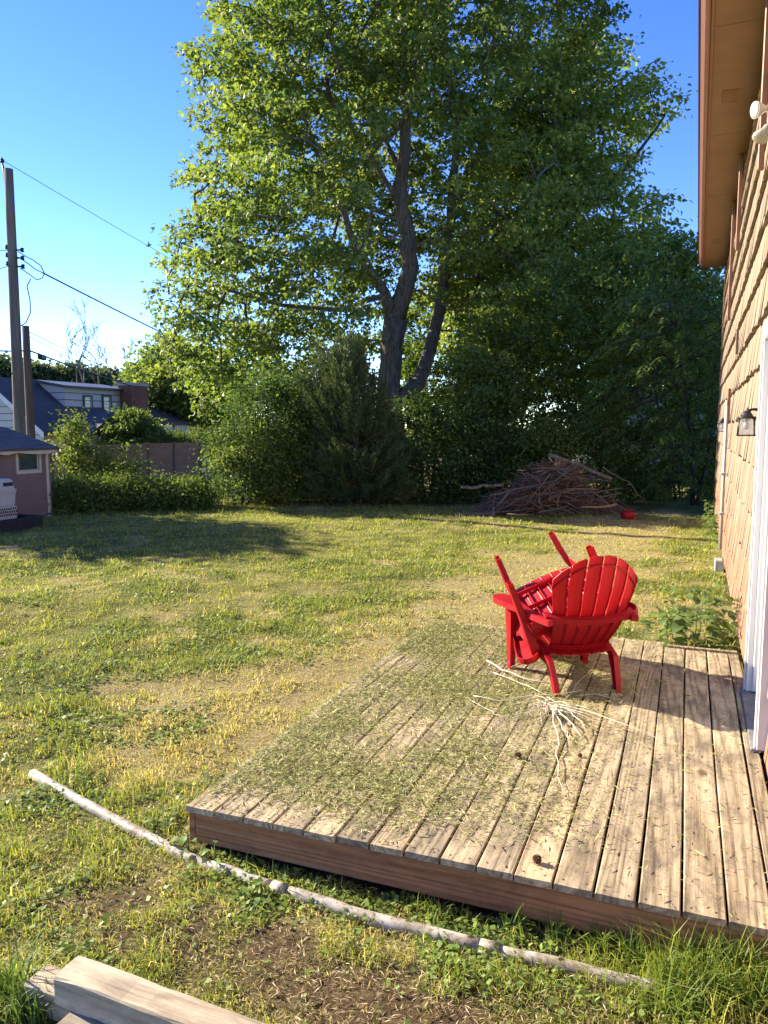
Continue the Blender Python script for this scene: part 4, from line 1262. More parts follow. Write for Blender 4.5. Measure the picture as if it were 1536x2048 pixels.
def plain_tree(name, label, cat, poly, D, thick, n, per, seed, pal, base_px, sig=(0.19, 0.19, 0.13), size=(0.07, 0.12), shape=SH_OVAL, droop=0.4, Rm=1.5, gap=0.36, gscale=0.8,
               mat='leaf_dark', bark='barkdark', stems=None, group=None, zb=None, twig=0.007, up=0.8, out=True, spread=0.2):
    base = at_d(base_px[0], base_px[1], D)
    base.z = float(ground_z([base.x], [base.y])[0]) - 0.03 if zb is None else zb
    c = crown_points(poly, D, thick, n, seed, Rm, gscale, gap, zmin=base.z + 0.12)
    rng = np.random.default_rng(seed + 100)
    lv = spray_leaves(c, per, rng, sig, size, shape, droop, np.array([base.x, base.y, c[:, 2].mean() - 0.5]) if out else None, pal, up, spread=spread)
    cz = c.mean(0); topz = c[:, 2].max()
    limbs = []
    stems = stems or [((0.0, 0.0), 0.8, 0.05)]
    for (dx, dd), hfrac, rr in stems:
        tip = Vector((cz[0], cz[1], 0)) + Vector(_u) * dx + Vector(_v) * dd; tip.z = base.z + (topz - base.z) * hfrac
        b = base + Vector(_u) * dx * 0.25 + Vector(_v) * dd * 0.25
        m = b.lerp(tip, 0.5) + Vector((random.gauss(0, .08), random.gauss(0, .08), 0)) * (topz - base.z) * 0.3
        limbs.append(([b, b.lerp(m, 0.5), m, m.lerp(tip, 0.5), tip], [rr, rr * 0.85, rr * 0.7, rr * 0.45, rr * 0.2], None))
    return make_tree(name, label, cat, base, limbs, c, lv, M[mat], M[bark], group, twig_r=twig, shape_n=len(shape), crown_name='crown' if cat == 'tree' else 'foliage', lim=rr * 0.8)

ST3 = [((-0.5, 0), 0.75, 0.035), ((0.1, 0.3), 0.85, 0.04), ((0.55, -0.2), 0.7, 0.03)]
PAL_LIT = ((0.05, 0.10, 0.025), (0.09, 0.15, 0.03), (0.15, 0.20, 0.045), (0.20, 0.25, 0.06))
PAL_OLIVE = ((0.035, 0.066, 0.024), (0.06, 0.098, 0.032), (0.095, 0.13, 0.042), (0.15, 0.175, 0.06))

# ---- the cedar in front of the maple trunk: upright feathery needle sprays
def cedar():
    D = 18.3
    poly = [(705, 680), (722, 700), (735, 770), (765, 800), (770, 850), (800, 900), (820, 960), (830, 1010), (620, 1012), (640, 940), (625, 900), (655, 880), (625, 830), (600, 770), (632, 760), (640, 715), (672, 730), (682, 690)]
    base = at_d(715, 1000, D); base.z = 0.0
    c = crown_points(poly, D, 1.2, 820, 3, 1.1, 1.3, 0.38)
    rng = np.random.default_rng(3); per = 75; n = len(c) * per
    cc = np.repeat(c, per, 0)
    o = unit(c - np.array([base.x, base.y, 1.2])) * np.array([1, 1, 0.4]) + np.array([0, 0, 0.75]); o = np.repeat(unit(o), per, 0)
    s = rng.random(n)
    pos = cc + o * (s[:, None] - 0.35) * 0.55 + rng.normal(0, 0.055, (n, 3)) * (1.15 - s[:, None])
    d = unit(o + rng.normal(0, 0.45, (n, 3)))
    sz = rng.uniform(0.07, 0.15, n)
    shape = np.array([(0, -0.08, 0), (0.3, 0.13, 0), (1.0, 0, 0)])
    col = jitter_cols(PAL_OLIVE, n, rng, np.repeat(np.clip((fbm(c * 0.9, 2) - .3) * 2.2, 0, 1), per))
    v = leaf_verts(pos, d, unit(rng.normal(0, 1, (n, 3))), sz, shape)
    limbs = [([base, W(712, 900, D), W(708, 800, D), W(702, 690, D)], [0.12, 0.10, 0.06, 0.015], None)]
    make_tree('cedar_tree', 'feathery dark olive cedar in front of the big grey trunk', 'tree', base, limbs, c, (v, col), M['needle'], M['barkdark'], shape_n=3, lim=0.05)
cedar()

# ---- shrubs along the back of the lawn
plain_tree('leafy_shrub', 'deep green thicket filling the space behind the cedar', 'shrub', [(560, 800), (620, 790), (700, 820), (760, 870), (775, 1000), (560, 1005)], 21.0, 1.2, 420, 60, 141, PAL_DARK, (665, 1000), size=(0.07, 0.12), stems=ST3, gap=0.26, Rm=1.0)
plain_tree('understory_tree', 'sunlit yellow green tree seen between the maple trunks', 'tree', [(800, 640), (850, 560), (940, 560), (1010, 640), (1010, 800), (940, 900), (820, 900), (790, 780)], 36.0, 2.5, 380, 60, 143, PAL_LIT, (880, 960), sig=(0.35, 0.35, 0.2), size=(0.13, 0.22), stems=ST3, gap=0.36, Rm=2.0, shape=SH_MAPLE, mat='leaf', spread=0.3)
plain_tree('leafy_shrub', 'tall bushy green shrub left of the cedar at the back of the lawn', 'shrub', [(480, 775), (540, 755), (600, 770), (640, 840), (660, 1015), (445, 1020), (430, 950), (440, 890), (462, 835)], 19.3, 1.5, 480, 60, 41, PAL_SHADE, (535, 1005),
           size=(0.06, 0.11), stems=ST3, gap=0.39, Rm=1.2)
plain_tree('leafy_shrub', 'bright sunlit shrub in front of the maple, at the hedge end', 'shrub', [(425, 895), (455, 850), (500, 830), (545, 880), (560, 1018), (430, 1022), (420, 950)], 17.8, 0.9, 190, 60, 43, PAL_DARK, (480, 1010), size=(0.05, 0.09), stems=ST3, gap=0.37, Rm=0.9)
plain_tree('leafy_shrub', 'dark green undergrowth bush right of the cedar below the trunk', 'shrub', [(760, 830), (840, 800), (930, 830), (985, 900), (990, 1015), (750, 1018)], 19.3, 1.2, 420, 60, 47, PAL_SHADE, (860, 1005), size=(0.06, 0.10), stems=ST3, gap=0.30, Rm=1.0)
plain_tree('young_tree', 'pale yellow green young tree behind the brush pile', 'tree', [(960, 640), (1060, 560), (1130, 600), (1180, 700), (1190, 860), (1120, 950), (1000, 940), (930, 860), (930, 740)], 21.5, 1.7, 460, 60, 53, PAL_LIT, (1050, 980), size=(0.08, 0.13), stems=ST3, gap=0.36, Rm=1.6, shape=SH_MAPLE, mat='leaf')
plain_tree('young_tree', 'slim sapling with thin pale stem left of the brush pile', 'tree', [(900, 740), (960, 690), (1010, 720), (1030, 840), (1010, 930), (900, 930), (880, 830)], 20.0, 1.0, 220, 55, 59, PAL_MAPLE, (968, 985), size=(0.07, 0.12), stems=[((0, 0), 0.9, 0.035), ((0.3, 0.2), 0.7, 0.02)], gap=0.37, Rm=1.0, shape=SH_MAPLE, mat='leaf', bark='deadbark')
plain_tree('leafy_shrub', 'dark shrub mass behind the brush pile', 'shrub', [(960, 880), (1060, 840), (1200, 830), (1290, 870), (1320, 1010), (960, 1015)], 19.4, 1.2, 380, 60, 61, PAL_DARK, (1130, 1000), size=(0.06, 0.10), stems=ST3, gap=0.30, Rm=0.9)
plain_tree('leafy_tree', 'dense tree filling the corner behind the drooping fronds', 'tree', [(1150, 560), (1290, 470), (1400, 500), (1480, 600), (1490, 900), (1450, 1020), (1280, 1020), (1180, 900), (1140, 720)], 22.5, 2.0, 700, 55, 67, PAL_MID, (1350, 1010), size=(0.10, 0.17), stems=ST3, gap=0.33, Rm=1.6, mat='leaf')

def frond_tree():
    D = 18.2
    poly = [(1215, 690), (1250, 600), (1330, 560), (1420, 590), (1462, 700), (1465, 1000), (1400, 1010), (1300, 960), (1230, 900), (1200, 780)]
    base = at_d(1385, 1010, D); base.z = 0.0
    c = crown_points(poly, D, 1.3, 520, 71, 1.0, 0.9, 0.38)
    c = c[c[:, 1] < 40]
    rng = np.random.default_rng(9); V = []; C = []
    for p in c:
        o = np.array([p[0] - base.x, p[1] - base.y, 0]); o = o + rng.normal(0, 0.9, 3) - _v * 0.5; o[2] = 0; o /= max(np.linalg.norm(o), 1e-6)
        L = rng.uniform(0.45, 0.75); k = 9
        s = np.linspace(0.12, 1, k)
        ctr = p + o * (s[:, None] * L * 0.85) + np.array([0, 0, 1]) * (0.18 * s - 0.52 * s ** 2)[:, None] * L
        tan = unit(np.gradient(ctr, axis=0)); side = np.cross(tan, [0, 0, 1]); side = unit(side)
        tone = rng.random()
        for sg in (-1, 1):
            d = unit(side * sg * 0.85 + tan * 0.45 + np.array([0, 0, -0.35]) + rng.normal(0, 0.1, (k, 3)))
            nr = unit(np.array([0, 0, 1.0]) + rng.normal(0, 0.3, (k, 3)))
            V.append(leaf_verts(ctr, d, nr, rng.uniform(0.13, 0.19, k) * (1.05 - 0.45 * np.abs(s - 0.5)), SH_LANCE))
            C.append(jitter_cols(((0.055, 0.11, 0.03), (0.10, 0.165, 0.04), (0.17, 0.22, 0.055)), k, rng, np.full(k, tone)))
    limbs = [([base, W(1385, 900, D), W(1370, 780, D), W(1350, 650, D)], [0.06, 0.05, 0.035, 0.012], None), ([base + Vector((.1, .1, 0)), W(1420, 880, D + .4), W(1430, 720, D + .6)], [0.05, 0.035, 0.012], None)]
    make_tree('frond_tree', 'small tree with drooping feathery compound leaves beside the house corner', 'tree', base, limbs, c, (np.concatenate(V), np.concatenate(C)), M['leaf_dark'], M['barkdark'], shape_n=4, lim=0.03)
frond_tree()

# ---- hedge row at the left
def hedge_poly(x0, x1, y0): return [(x0, y0 + 8), ((x0 + x1) / 2, y0 - 8), (x1, y0 + 4), (x1 + 6, 985), (x1, 1026), (x0, 1026), (x0 - 6, 985)]
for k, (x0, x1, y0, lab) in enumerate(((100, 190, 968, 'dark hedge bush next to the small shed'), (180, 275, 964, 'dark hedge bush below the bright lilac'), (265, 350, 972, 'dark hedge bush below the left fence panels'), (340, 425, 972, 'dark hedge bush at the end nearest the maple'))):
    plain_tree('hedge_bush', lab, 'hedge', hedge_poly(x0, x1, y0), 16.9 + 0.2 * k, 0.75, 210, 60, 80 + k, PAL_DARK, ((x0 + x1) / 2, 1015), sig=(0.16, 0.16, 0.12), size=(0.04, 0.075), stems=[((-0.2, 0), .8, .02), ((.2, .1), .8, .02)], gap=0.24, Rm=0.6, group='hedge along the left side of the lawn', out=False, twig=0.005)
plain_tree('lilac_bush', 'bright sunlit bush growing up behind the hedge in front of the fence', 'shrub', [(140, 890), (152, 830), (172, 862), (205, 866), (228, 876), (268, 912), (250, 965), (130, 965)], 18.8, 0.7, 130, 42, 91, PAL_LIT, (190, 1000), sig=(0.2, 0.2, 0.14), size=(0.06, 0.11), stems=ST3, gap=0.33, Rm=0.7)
# beyond the hedge
plain_tree('round_bush', 'dark rounded bush in front of the neighbouring brick chimney', 'shrub', [(215, 895), (222, 855), (248, 828), (286, 832), (308, 858), (318, 895), (295, 930), (220, 930)], 39.0, 1.6, 240, 55, 95, PAL_DARK, (265, 940), size=(0.13, 0.22), sig=(0.26, 0.26, 0.18), stems=ST3, gap=0.26, Rm=1.0)
plain_tree('clipped_juniper', 'pale green spreading bush showing above the fence', 'shrub', [(322, 890), (345, 870), (385, 864), (425, 872), (438, 892), (430, 940), (330, 940)], 40.0, 1.2, 200, 55, 97, ((0.07, 0.12, 0.03), (0.12, 0.17, 0.05), (0.17, 0.21, 0.07)), (380, 945), size=(0.1, 0.2), shape=SH_LANCE, droop=-0.9, stems=ST3, gap=0.2, Rm=0.8)
plain_tree('shade_tree', 'spreading green tree behind the neighbouring house, left of the maple', 'tree', [(275, 735), (300, 705), (340, 695), (420, 700), (470, 740), (470, 830), (400, 850), (330, 830), (270, 775)], 52.0, 5, 420, 50, 99, PAL_MAPLE, (380, 900), sig=(0.7, 0.7, 0.4), size=(0.25, 0.42), shape=SH_MAPLE, stems=[((0, 0), .8, .3), ((2, 0), .7, .2)], gap=0.33, gscale=0.35, Rm=3, mat='leaf')
far = [((-60, 62), 722, 70, 'hazy dark tree far off at the left edge behind the poles'), ((50, 120), 742, 72, 'far dark tree behind the brown pole'), ((100, 190), 738, 74, 'far tree beyond the grey dormer roof, below the first bare tree'), ((170, 262), 746, 76, 'far tree beyond the dormer roof, below the second bare tree')]
for k, ((x0, x1), y0, D, lab) in enumerate(far):
    xm = (x0 + x1) / 2
    plain_tree('distant_tree', lab, 'tree', [(x0, 800), (x0 + 4, y0 + 22), (xm - 18, y0 + 4), (xm + 8, y0 - 4), (x1 - 8, y0 + 16), (x1, 800), (xm, 840)], D, 4, 260, 45, 110 + k, ((0.05, 0.085, 0.035), (0.075, 0.11, 0.045), (0.10, 0.14, 0.055)), (xm, 890), sig=(0.8, 0.8, 0.45), size=(0.3, 0.55), shape=SH_MAPLE, stems=[((0, 0), .8, .25)], gap=0.3, gscale=0.3, Rm=2.5, group='distant trees behind the grey house')

def off_frame_tree():
    # stands left of the view; its shadow falls across the left of the lawn
    b = Vector((-19.4, 12.0, -0.6))
    rng = np.random.default_rng(77); c = []
    while len(c) < 620:
        p = rng.uniform(-1, 1, 3)
        if p @ p < 1: c.append((b.x + p[0] * 2.2, b.y + p[1] * 1.9, 4.6 + p[2] * 1.75))
    c = np.array(c)
    lv = spray_leaves(c, 24, rng, (0.35, 0.35, 0.2), (0.16, 0.26), SH_MAPLE, 0.6, np.array([b.x, b.y, 4.5]), PAL_MAPLE)
    make_tree('yard_tree', 'round leafy tree standing outside the left of the view beyond the shed', 'tree', b, [([b, b + Vector((0, 0, 2.2)), b + Vector((.1, .2, 4.0)), b + Vector((0, 0, 5.6))], [.2, .16, .1, .03], None)], c, lv, M['leaf'], M['bark'], lim=.06)
off_frame_tree()

def bare_tree(px0, py0, px1, py1, D, seed, label):
    random.seed(seed)
    b = at_d(px0, py0, D); top = at_d(px1, py1, D); b.z = -0.8
    t = thing('bare_tree', label, 'tree', tuple(b), 0, 'leafless trees behind the grey house')
    mb = MB()
    def grow(p, d, L, r, lev):
        pts = [p]; rr = [r]; q = p.copy(); dd = d.copy()
        for k in range(4):
            dd = (dd + Vector((random.gauss(0, .14), random.gauss(0, .14), random.gauss(0.05, .08)))).normalized()
            q = q + dd * L / 4; pts.append(q.copy()); rr.append(r * (1 - 0.16 * (k + 1)))
        mb.tube(pts, rr, 6 if lev < 2 else 4, cap=False)
        if lev >= 5: return
        for j in range(2 if lev == 0 else random.choice((2, 3, 3))):
            s = pts[random.choice((2, 3, 4))] if j else pts[-1]
            az = random.uniform(0, 6.28); sp = random.uniform(0.35, 0.85)
            nd = (dd + Vector((math.cos(az) * sp, math.sin(az) * sp, random.uniform(-.05, .35)))).normalized()
            grow(s, nd, L * random.uniform(0.55, 0.78), max(r * 0.55, 0.022), lev + 1)
    H = (top - b).length
    grow(Vector((0, 0, 0)), (top - b).normalized(), H * 0.47, 0.2, 0)
    mb.build('trunk', M['deadbark'], t)
bare_tree(160, 860, 165, 665, 60, 3, 'leafless grey tree above the dormer, the left one')
bare_tree(206, 860, 208, 680, 62, 5, 'leafless grey tree above the dormer, the middle one')
bare_tree(228, 860, 244, 690, 63, 21, 'leafless grey tree above the dormer, leaning right')
random.seed(12)

# ------------------------------------------------------------------ shed and the things by it
def shed():
    SX = -12.42; Y1 = 12.40; Y0 = 9.4; ZE = 1.43; RX = -13.75; ZR = 1.83
    t = thing('garden_shed', 'small mauve garden shed with cream trim and grey shingle roof', 'shed', (SX, Y1, 0))
    inv = -Vector((SX, Y1, 0))
    def part(mb, name, m, parent=t, bev=0.0):
        o = mb.build(name, m, parent, bev)
        if parent is t: o.location = inv
        return o
    wz0 = at_x(40, 943, SX).z; wz1 = at_x(40, 899, SX).z; wy0 = at_x(35, 920, SX).y; wy1 = at_x(77, 920, SX).y
    mb = MB()
    # wall facing the yard, built round the window opening, and the other walls
    mb.box((SX - 0.05, Y0, -0.1), (SX, wy0, ZE)); mb.box((SX - 0.05, wy1, -0.1), (SX, Y1, ZE)); mb.box((SX - 0.05, wy0, -0.1), (SX, wy1, wz0)); mb.box((SX - 0.05, wy0, wz1), (SX, wy1, ZE))
    XB = 2 * RX - SX
    for y in (Y0, Y1 - 0.05): mb.prism([(SX - 0.051, y, -0.1), (SX - 0.051, y, ZE), (RX, y, ZR - 0.04), (XB, y, ZE), (XB, y, -0.1)], (0, 0.05, 0))
    mb.box((XB - 0.05, Y0, -0.1), (XB, Y1, ZE))
    wall = part(mb, 'wall', M['shed'])
    yy = Y0 + 0.1
    while yy < Y1 - 0.06:      # vertical siding grooves as battens
        if not (wy0 - 0.08 < yy < wy1 + 0.08):
            mb = MB(); mb.box((SX + 0.0005, yy, -0.08), (SX + 0.004, yy + 0.17, ZE - 0.03)); mb.build('siding_board', M['shed'], wall)
        yy += 0.2
    mb = MB(); mb.box((SX + 0.0045, Y1 - 0.055, -0.05), (SX + 0.022, Y1 + 0.01, ZE - 0.02)); part(mb, 'corner_trim', M['cream'], bev=0.003)
    win = MB(); fw = 0.05
    win.box((SX + 0.002, wy0 - fw, wz0 - fw), (SX + 0.024, wy0, wz1 + fw)); win.box((SX + 0.002, wy1, wz0 - fw), (SX + 0.024, wy1 + fw, wz1 + fw)); win.box((SX + 0.002, wy0, wz0 - fw), (SX + 0.024, wy1, wz0)); win.box((SX + 0.002, wy0, wz1), (SX + 0.024, wy1, wz1 + fw))
    w = part(win, 'window', M['cream'])
    sa = MB(); f2 = 0.025
    sa.box((SX - 0.03, wy0 + .001, wz0 + .001), (SX - 0.008, wy0 + f2, wz1)); sa.box((SX - 0.03, wy1 - f2, wz0 + .001), (SX - 0.008, wy1 - .001, wz1)); sa.box((SX - 0.03, wy0 + f2, wz0 + .001), (SX - 0.008, wy1 - f2, wz0 + f2)); sa.box((SX - 0.03, wy0 + f2, wz1 - f2), (SX - 0.008, wy1 - f2, wz1 - .001))
    sa.build('sash', M['cream'], w)
    mb = MB(); mb.box((SX - 0.022, wy0 + f2, wz0 + f2), (SX - 0.016, wy1 - f2, wz1 - f2)); mb.build('pane', M['pane'], w)
    # roof with shingle courses
    EX = SX + 0.17; ze = ZE - 0.02; YA, YB = Y0 - 0.2, Y1 + 0.16
    sl = (ZR - ze) / (RX - EX)
    mb = MB(); mb.prism([(EX, YA, ze), (RX, YA, ZR), (2 * RX - EX, YA, ze), (2 * RX - EX, YA, ze - 0.04), (RX, YA, ZR - 0.05), (EX, YA, ze - 0.04)], (0, YB - YA, 0)); roof = part(mb, 'roof', M['shingle'])
    nr = 9
    for k in range(nr):
        xa = EX + (RX - EX) * k / nr; xb = EX + (RX - EX) * (k + 1.2) / nr
        y = YA
        while y < YB:
            w_ = random.uniform(0.28, 0.5); y2 = min(y + w_, YB); j = random.uniform(-.012, .012)
            x0 = xa + 0.012 + j; za = ze + (x0 - EX) * sl; zb = ze + (xb - EX) * sl
            mb = MB(); mb.prism([(x0, y + .004, za + 0.004), (x0, y + .004, za + 0.018 + abs(j) * .5), (xb, y + .004, zb + 0.007), (xb, y + .004, zb + 0.003)], (0, y2 - y - .008, 0)); mb.build('roof_shingle', M['shingle'], roof)
            y = y2
    # ragged peeling cream fringe under the eave
    mb = MB(); n = 40; yA, yB = Y0, Y1 + 0.12
    for k in range(n):
        a = yA + (yB - yA) * k / n; b = yA + (yB - yA) * (k + 1) / n
        d0 = 0.035 + 0.05 * float(vnoise(np.array([[a * 4, 1, 0]]))[0]); d1 = 0.035 + 0.05 * float(vnoise(np.array([[b * 4, 1, 0]]))[0])
        mb.prism([(EX - 0.03, a, ze - 0.042), (EX - 0.03, b, ze - 0.042), (EX - 0.03, b, ze - 0.042 - d1), (EX - 0.03, a, ze - 0.042 - d0)], (0.012, 0, 0))
    part(mb, 'peeling_fascia', M['cream'])
shed()

def pet_carrier():
    p = at_ground(4, 1032, 0.16)
    p = Vector((-11.75, at_x(-6, 1000, -11.75).y, 0.0))
    t = thing('pet_carrier', 'beige plastic pet carrier shell stacked upright against the shed', 'pet carrier', (p.x, p.y, 0))
    def shell(name, prof, slots):
        mb = MB()   # profile rings (half width y, half depth x, z), rounded rect
        rings = []
        for hy, hx, z in prof:
            ring = []
            for cx, cy, a0 in ((hx - .06, hy - .06, 0), (-hx + .06, hy - .06, 90), (-hx + .06, -hy + .06, 180), (hx - .06, -hy + .06, 270)):
                for k in range(4):
                    a = R(a0 + k * 30); ring.append((cx + .06 * math.cos(a), cy + .06 * math.sin(a), z))
            rings.append(ring)
        n = 16; fs = []
        for i in range(len(rings) - 1):
            for k in range(n): fs.append((i * n + k, i * n + (k + 1) % n, (i + 1) * n + (k + 1) % n, (i + 1) * n + k))
        fs += [tuple(range(n)), tuple((len(rings) - 1) * n + k for k in range(n))]
        mb.add([v for r in rings for v in r], fs)
        o = mb.build(name, M['pet'], t)
        for (y, z, w, h, x) in slots:
            mb = MB(); mb.box((x, y - w / 2, z - h / 2), (x + 0.008, y + w / 2, z + h / 2)); mb.build('vent_slot', M['petdark'], o)
        return o
    sl = [(0.20 - j * 0.05 + (i % 2) * 0.02, 0.24 + i * 0.055, 0.022, 0.04, 0.222) for i in range(3) for j in range(9)]
    shell('lower_shell', [(0.27, 0.21, 0.16), (0.275, 0.22, 0.36), (0.26, 0.215, 0.39), (0.24, 0.2, 0.395)], sl)
    up = shell('upper_shell', [(0.24, 0.2, 0.40), (0.25, 0.205, 0.42), (0.265, 0.21, 0.60), (0.285, 0.225, 0.68), (0.285, 0.225, 0.695), (0.255, 0.2, 0.71), (0.235, 0.185, 0.86), (0.20, 0.15, 0.895)], [])
    mb = MB(); mb.box((0.176, -0.02, 0.765), (0.205, 0.19, 0.83), Matrix.Rotation(0.0, 4, 'Y')); mb.build('dark_sticker', M['petdark'], up)
pet_carrier()
def tray():
    x = -11.35; y = at_x(10, 1040, x).y
    t = thing('plastic_tray', 'black shallow plastic planter tray on the grass by the shed', 'planter', (x, y, 0), R(4))
    mb = MB(); hx, hy, h = 0.28, 0.62, 0.21
    for (a, b) in (((-hx, -hy), (hx, -hy + .02)), ((-hx, hy - .02), (hx, hy)), ((-hx, -hy + .021), (-hx + .02, hy - .021)), ((hx - .02, -hy + .021), (hx, hy - .021))):
        mb.box((a[0], a[1], 0.0), (b[0], b[1], h))
    mb.box((-hx + .021, -hy + .021, 0.0), (hx - .021, hy - .021, 0.09)); mb.build('body', M['crate'], t, 0.004)
    mb = MB()
    for (a, b) in (((-hx - .02, -hy - .02), (hx + .02, -hy)), ((-hx - .02, hy), (hx + .02, hy + .02)), ((-hx - .02, -hy), (-hx, hy)), ((hx, -hy), (hx + .02, hy))): mb.box((a[0], a[1], h - .02), (b[0], b[1], h + .004))
    mb.build('rim', M['crate'], t, 0.003)
    for k in range(16):
        mb = MB(); yy = -hy + 0.06 + k * 0.075; mb.box((hx + .0005, yy, 0.03), (hx + .012, yy + 0.02, h - .025)); mb.build('rib', M['crate'], t)
tray()

# ------------------------------------------------------------------ utility poles and lines
def wire_pts(a, b, sag, n=16):
    a, b = Vector(a), Vector(b); out = []
    for k in range(n + 1):
        s = k / n; p = a.lerp(b, s); p.z -= sag * 4 * s * (1 - s); out.append(p)
    return out
def wire(name, label, a, b, sag, r, n=16):
    mb = MB(); pts = wire_pts(a, b, sag, n); o0 = pts[0].copy(); mb.tube([p - o0 for p in pts], r, 5)
    o = mb.build(name, M['wire']); o.location = o0
    return tag(o, label, 'wire', 'overhead lines strung from the utility poles')
def poles():
    D = 21.0
    top = at_d(17, 338, D); b = at_d(45, 950, D); axis_x = b.x
    b = Vector((at_d(38, 850, D).x, at_d(38, 850, D).y, -0.4))
    t = thing('utility_pole', 'tall grey wooden utility pole behind the shed', 'utility pole', tuple(b))
    tp = top - b
    mb = MB(); mb.tube([Vector((0, 0, 0)).lerp(tp, k / 8) for k in range(9)], [0.165 - 0.055 * k / 8 for k in range(9)], 14); mb.build('shaft', M['pole'], t)
    mb = MB(); e = at_d(4, 322, D) - b; mb.tube([tp + Vector((-.1, -.03, -.5)), tp + Vector((-.12, -.03, -.1)), e], 0.025, 6); br = mb.build('top_bracket', M['wire'], t)
    mb = MB(); mb.lathe([(0.03, -.05), (0.06, -.02), (0.035, 0), (0.06, 0.03), (0.03, 0.06), (0.012, 0.09)], 10, Matrix.Translation(e)); mb.build('insulator', M['wire'], br)
    # secondary rack insulators both sides
    for (x, y) in ((33, 500), (33, 516), (35, 533)):
        for sgn, dx in ((1, 12), (-1, -14)):
            c = at_d(22 + (y - 338) * 0.05 + dx * 1.2, y + (0 if sgn > 0 else -6), D - 0.05) - b
            ax = at_d(22 + (y - 338) * 0.05, y, D) - b
            mb = MB(); mb.tube([ax, c], 0.022, 6); m2 = MB(); m2.lathe([(0.02, -.06), (0.055, -.035), (0.03, 0), (0.055, 0.035), (0.02, 0.06)], 10, Matrix.Translation(c)); mb.add(m2.v, m2.f, True); mb.build('rack_insulator', M['wire'], t)
    # drip loops
    for pts in ([(36, 503), (50, 512), (66, 520), (82, 532), (88, 545)], [(40, 536), (58, 548), (74, 560), (84, 556), (89, 547)], [(62, 557), (54, 572), (60, 600), (61, 625), (52, 645), (42, 652)], [(36, 514), (52, 524), (70, 538), (88, 547)]):
        mb = MB(); mb.tube([at_d(x, y, D - 0.1) - b for x, y in pts], 0.014, 6); mb.build('drip_loop', M['wire'], t)
    # second shorter pole
    D2 = 27.0
    b2 = Vector((at_d(61, 850, D2).x, at_d(61, 850, D2).y, -0.9)); tp2 = at_d(51, 652, D2) - b2
    t2 = thing('utility_pole', 'shorter brown wooden pole just right of the tall grey pole', 'utility pole', tuple(b2))
    mb = MB(); mb.tube([Vector((0, 0, 0)).lerp(tp2, k / 6) for k in range(7)], [0.155 - 0.035 * k / 6 for k in range(7)], 14); mb.build('shaft', M['pole2'], t2)
    # lines
    far_a = at_d(760, 742, 58)
    wire('overhead_wire', 'thin top wire running from the tall pole down to the maple', at_d(4, 320, D), far_a, 0.25, 0.008)
    wire('service_cable', 'thick black twisted cable slanting from the tall pole to the maple', at_d(86, 546, D), at_d(640, 806, 45), 0.18, 0.022)
    wire('overhead_wire', 'upper wire from the brown pole passing the bare trees', at_d(56, 663, D2), at_d(420, 800, 60), 0.4, 0.012)
    wire('overhead_wire', 'lower thin wire from the brown pole passing the bare trees', at_d(56, 672, D2), at_d(420, 815, 60), 0.5, 0.010)
    c0 = at_d(58, 701, D2)
    cab = wire('phone_cable', 'thick black phone cable from the brown pole past the dormer', c0, at_d(330, 790, 46), 0.1, 0.03)
    wire('overhead_wire', 'wire leaving the tall pole to the left at rack height', at_d(20, 500, D), at_d(-120, 470, 16), 0.1, 0.01)
    wire('overhead_wire', 'lower wire leaving the tall pole to the left', at_d(24, 530, D), at_d(-120, 540, 16), 0.1, 0.01)
    wire('phone_cable', 'black phone cable leaving the brown pole to the left', c0 + Vector((-.1, 0, 0)), at_d(-150, 680, 18), 0.1, 0.025)
    sc = thing('splice_case', 'black splice box hanging on the phone cable by the brown pole', 'splice box', tuple(at_d(84, 714, 27.9)))
    d = (at_d(330, 790, 46) - c0).normalized()
    q = d.to_track_quat('X', 'Z').to_matrix().to_4x4()
    mb = MB(); mb.box((-0.24, -0.08, -0.10), (0.24, 0.08, 0.08), q); mb.build('case', M['wire'], sc, 0.03)
    for x in (-0.22, 0.22):
        mb = MB(); mb.tube([q @ Vector((x, 0, 0.08)), q @ Vector((x, 0, 0.15))], 0.012, 5); mb.build('hanger', M['wire'], sc)
poles()

# ------------------------------------------------------------------ neighbouring houses
def win_obj(parent, c, axis, w, h, m_frame='trimdark', off=0.03):
    """window centred at c on a plane whose normal is +X ('x') or -Y ('y')"""
    def bx(mb, u0, u1, z0, z1, d0, d1):
        if axis == 'x': mb.box((c.x + d0, c.y + u0, c.z + z0), (c.x + d1, c.y + u1, c.z + z1))
        else: mb.box((c.x + u0, c.y - d1, c.z + z0), (c.x + u1, c.y - d0, c.z + z1))
    mb = MB(); f = 0.09
    bx(mb, -w / 2, -w / 2 + f, -h / 2, h / 2, .002, .07); bx(mb, w / 2 - f, w / 2, -h / 2, h / 2, .002, .07)
    bx(mb, -w / 2 + f, w / 2 - f, -h / 2, -h / 2 + f, .002, .07); bx(mb, -w / 2 + f, w / 2 - f, h / 2 - f, h / 2, .002, .07)
    o = mb.build('window', M[m_frame], parent)
    mb = MB(); bx(mb, -w / 2 + f, w / 2 - f, -h / 2 + f, h / 2 - f, .004, .012); mb.build('pane', M['pane'], o)
    mb = MB(); bx(mb, -w / 2 + f, w / 2 - f, -0.03, 0.03, .014, .05)
    for u in (-w / 2 + f, w / 2 - f - 0.04): bx(mb, u, u + 0.04, -h / 2 + f, h / 2 - f, .014, .045)
    bx(mb, -w / 2 + f + .04, w / 2 - f - .04, -h / 2 + f, -h / 2 + f + .04, .014, .045); bx(mb, -w / 2 + f + .04, w / 2 - f - .04, h / 2 - f - .04, h / 2 - f, .014, .045)
    mb.build('sash', M['sash'], o)
    return o

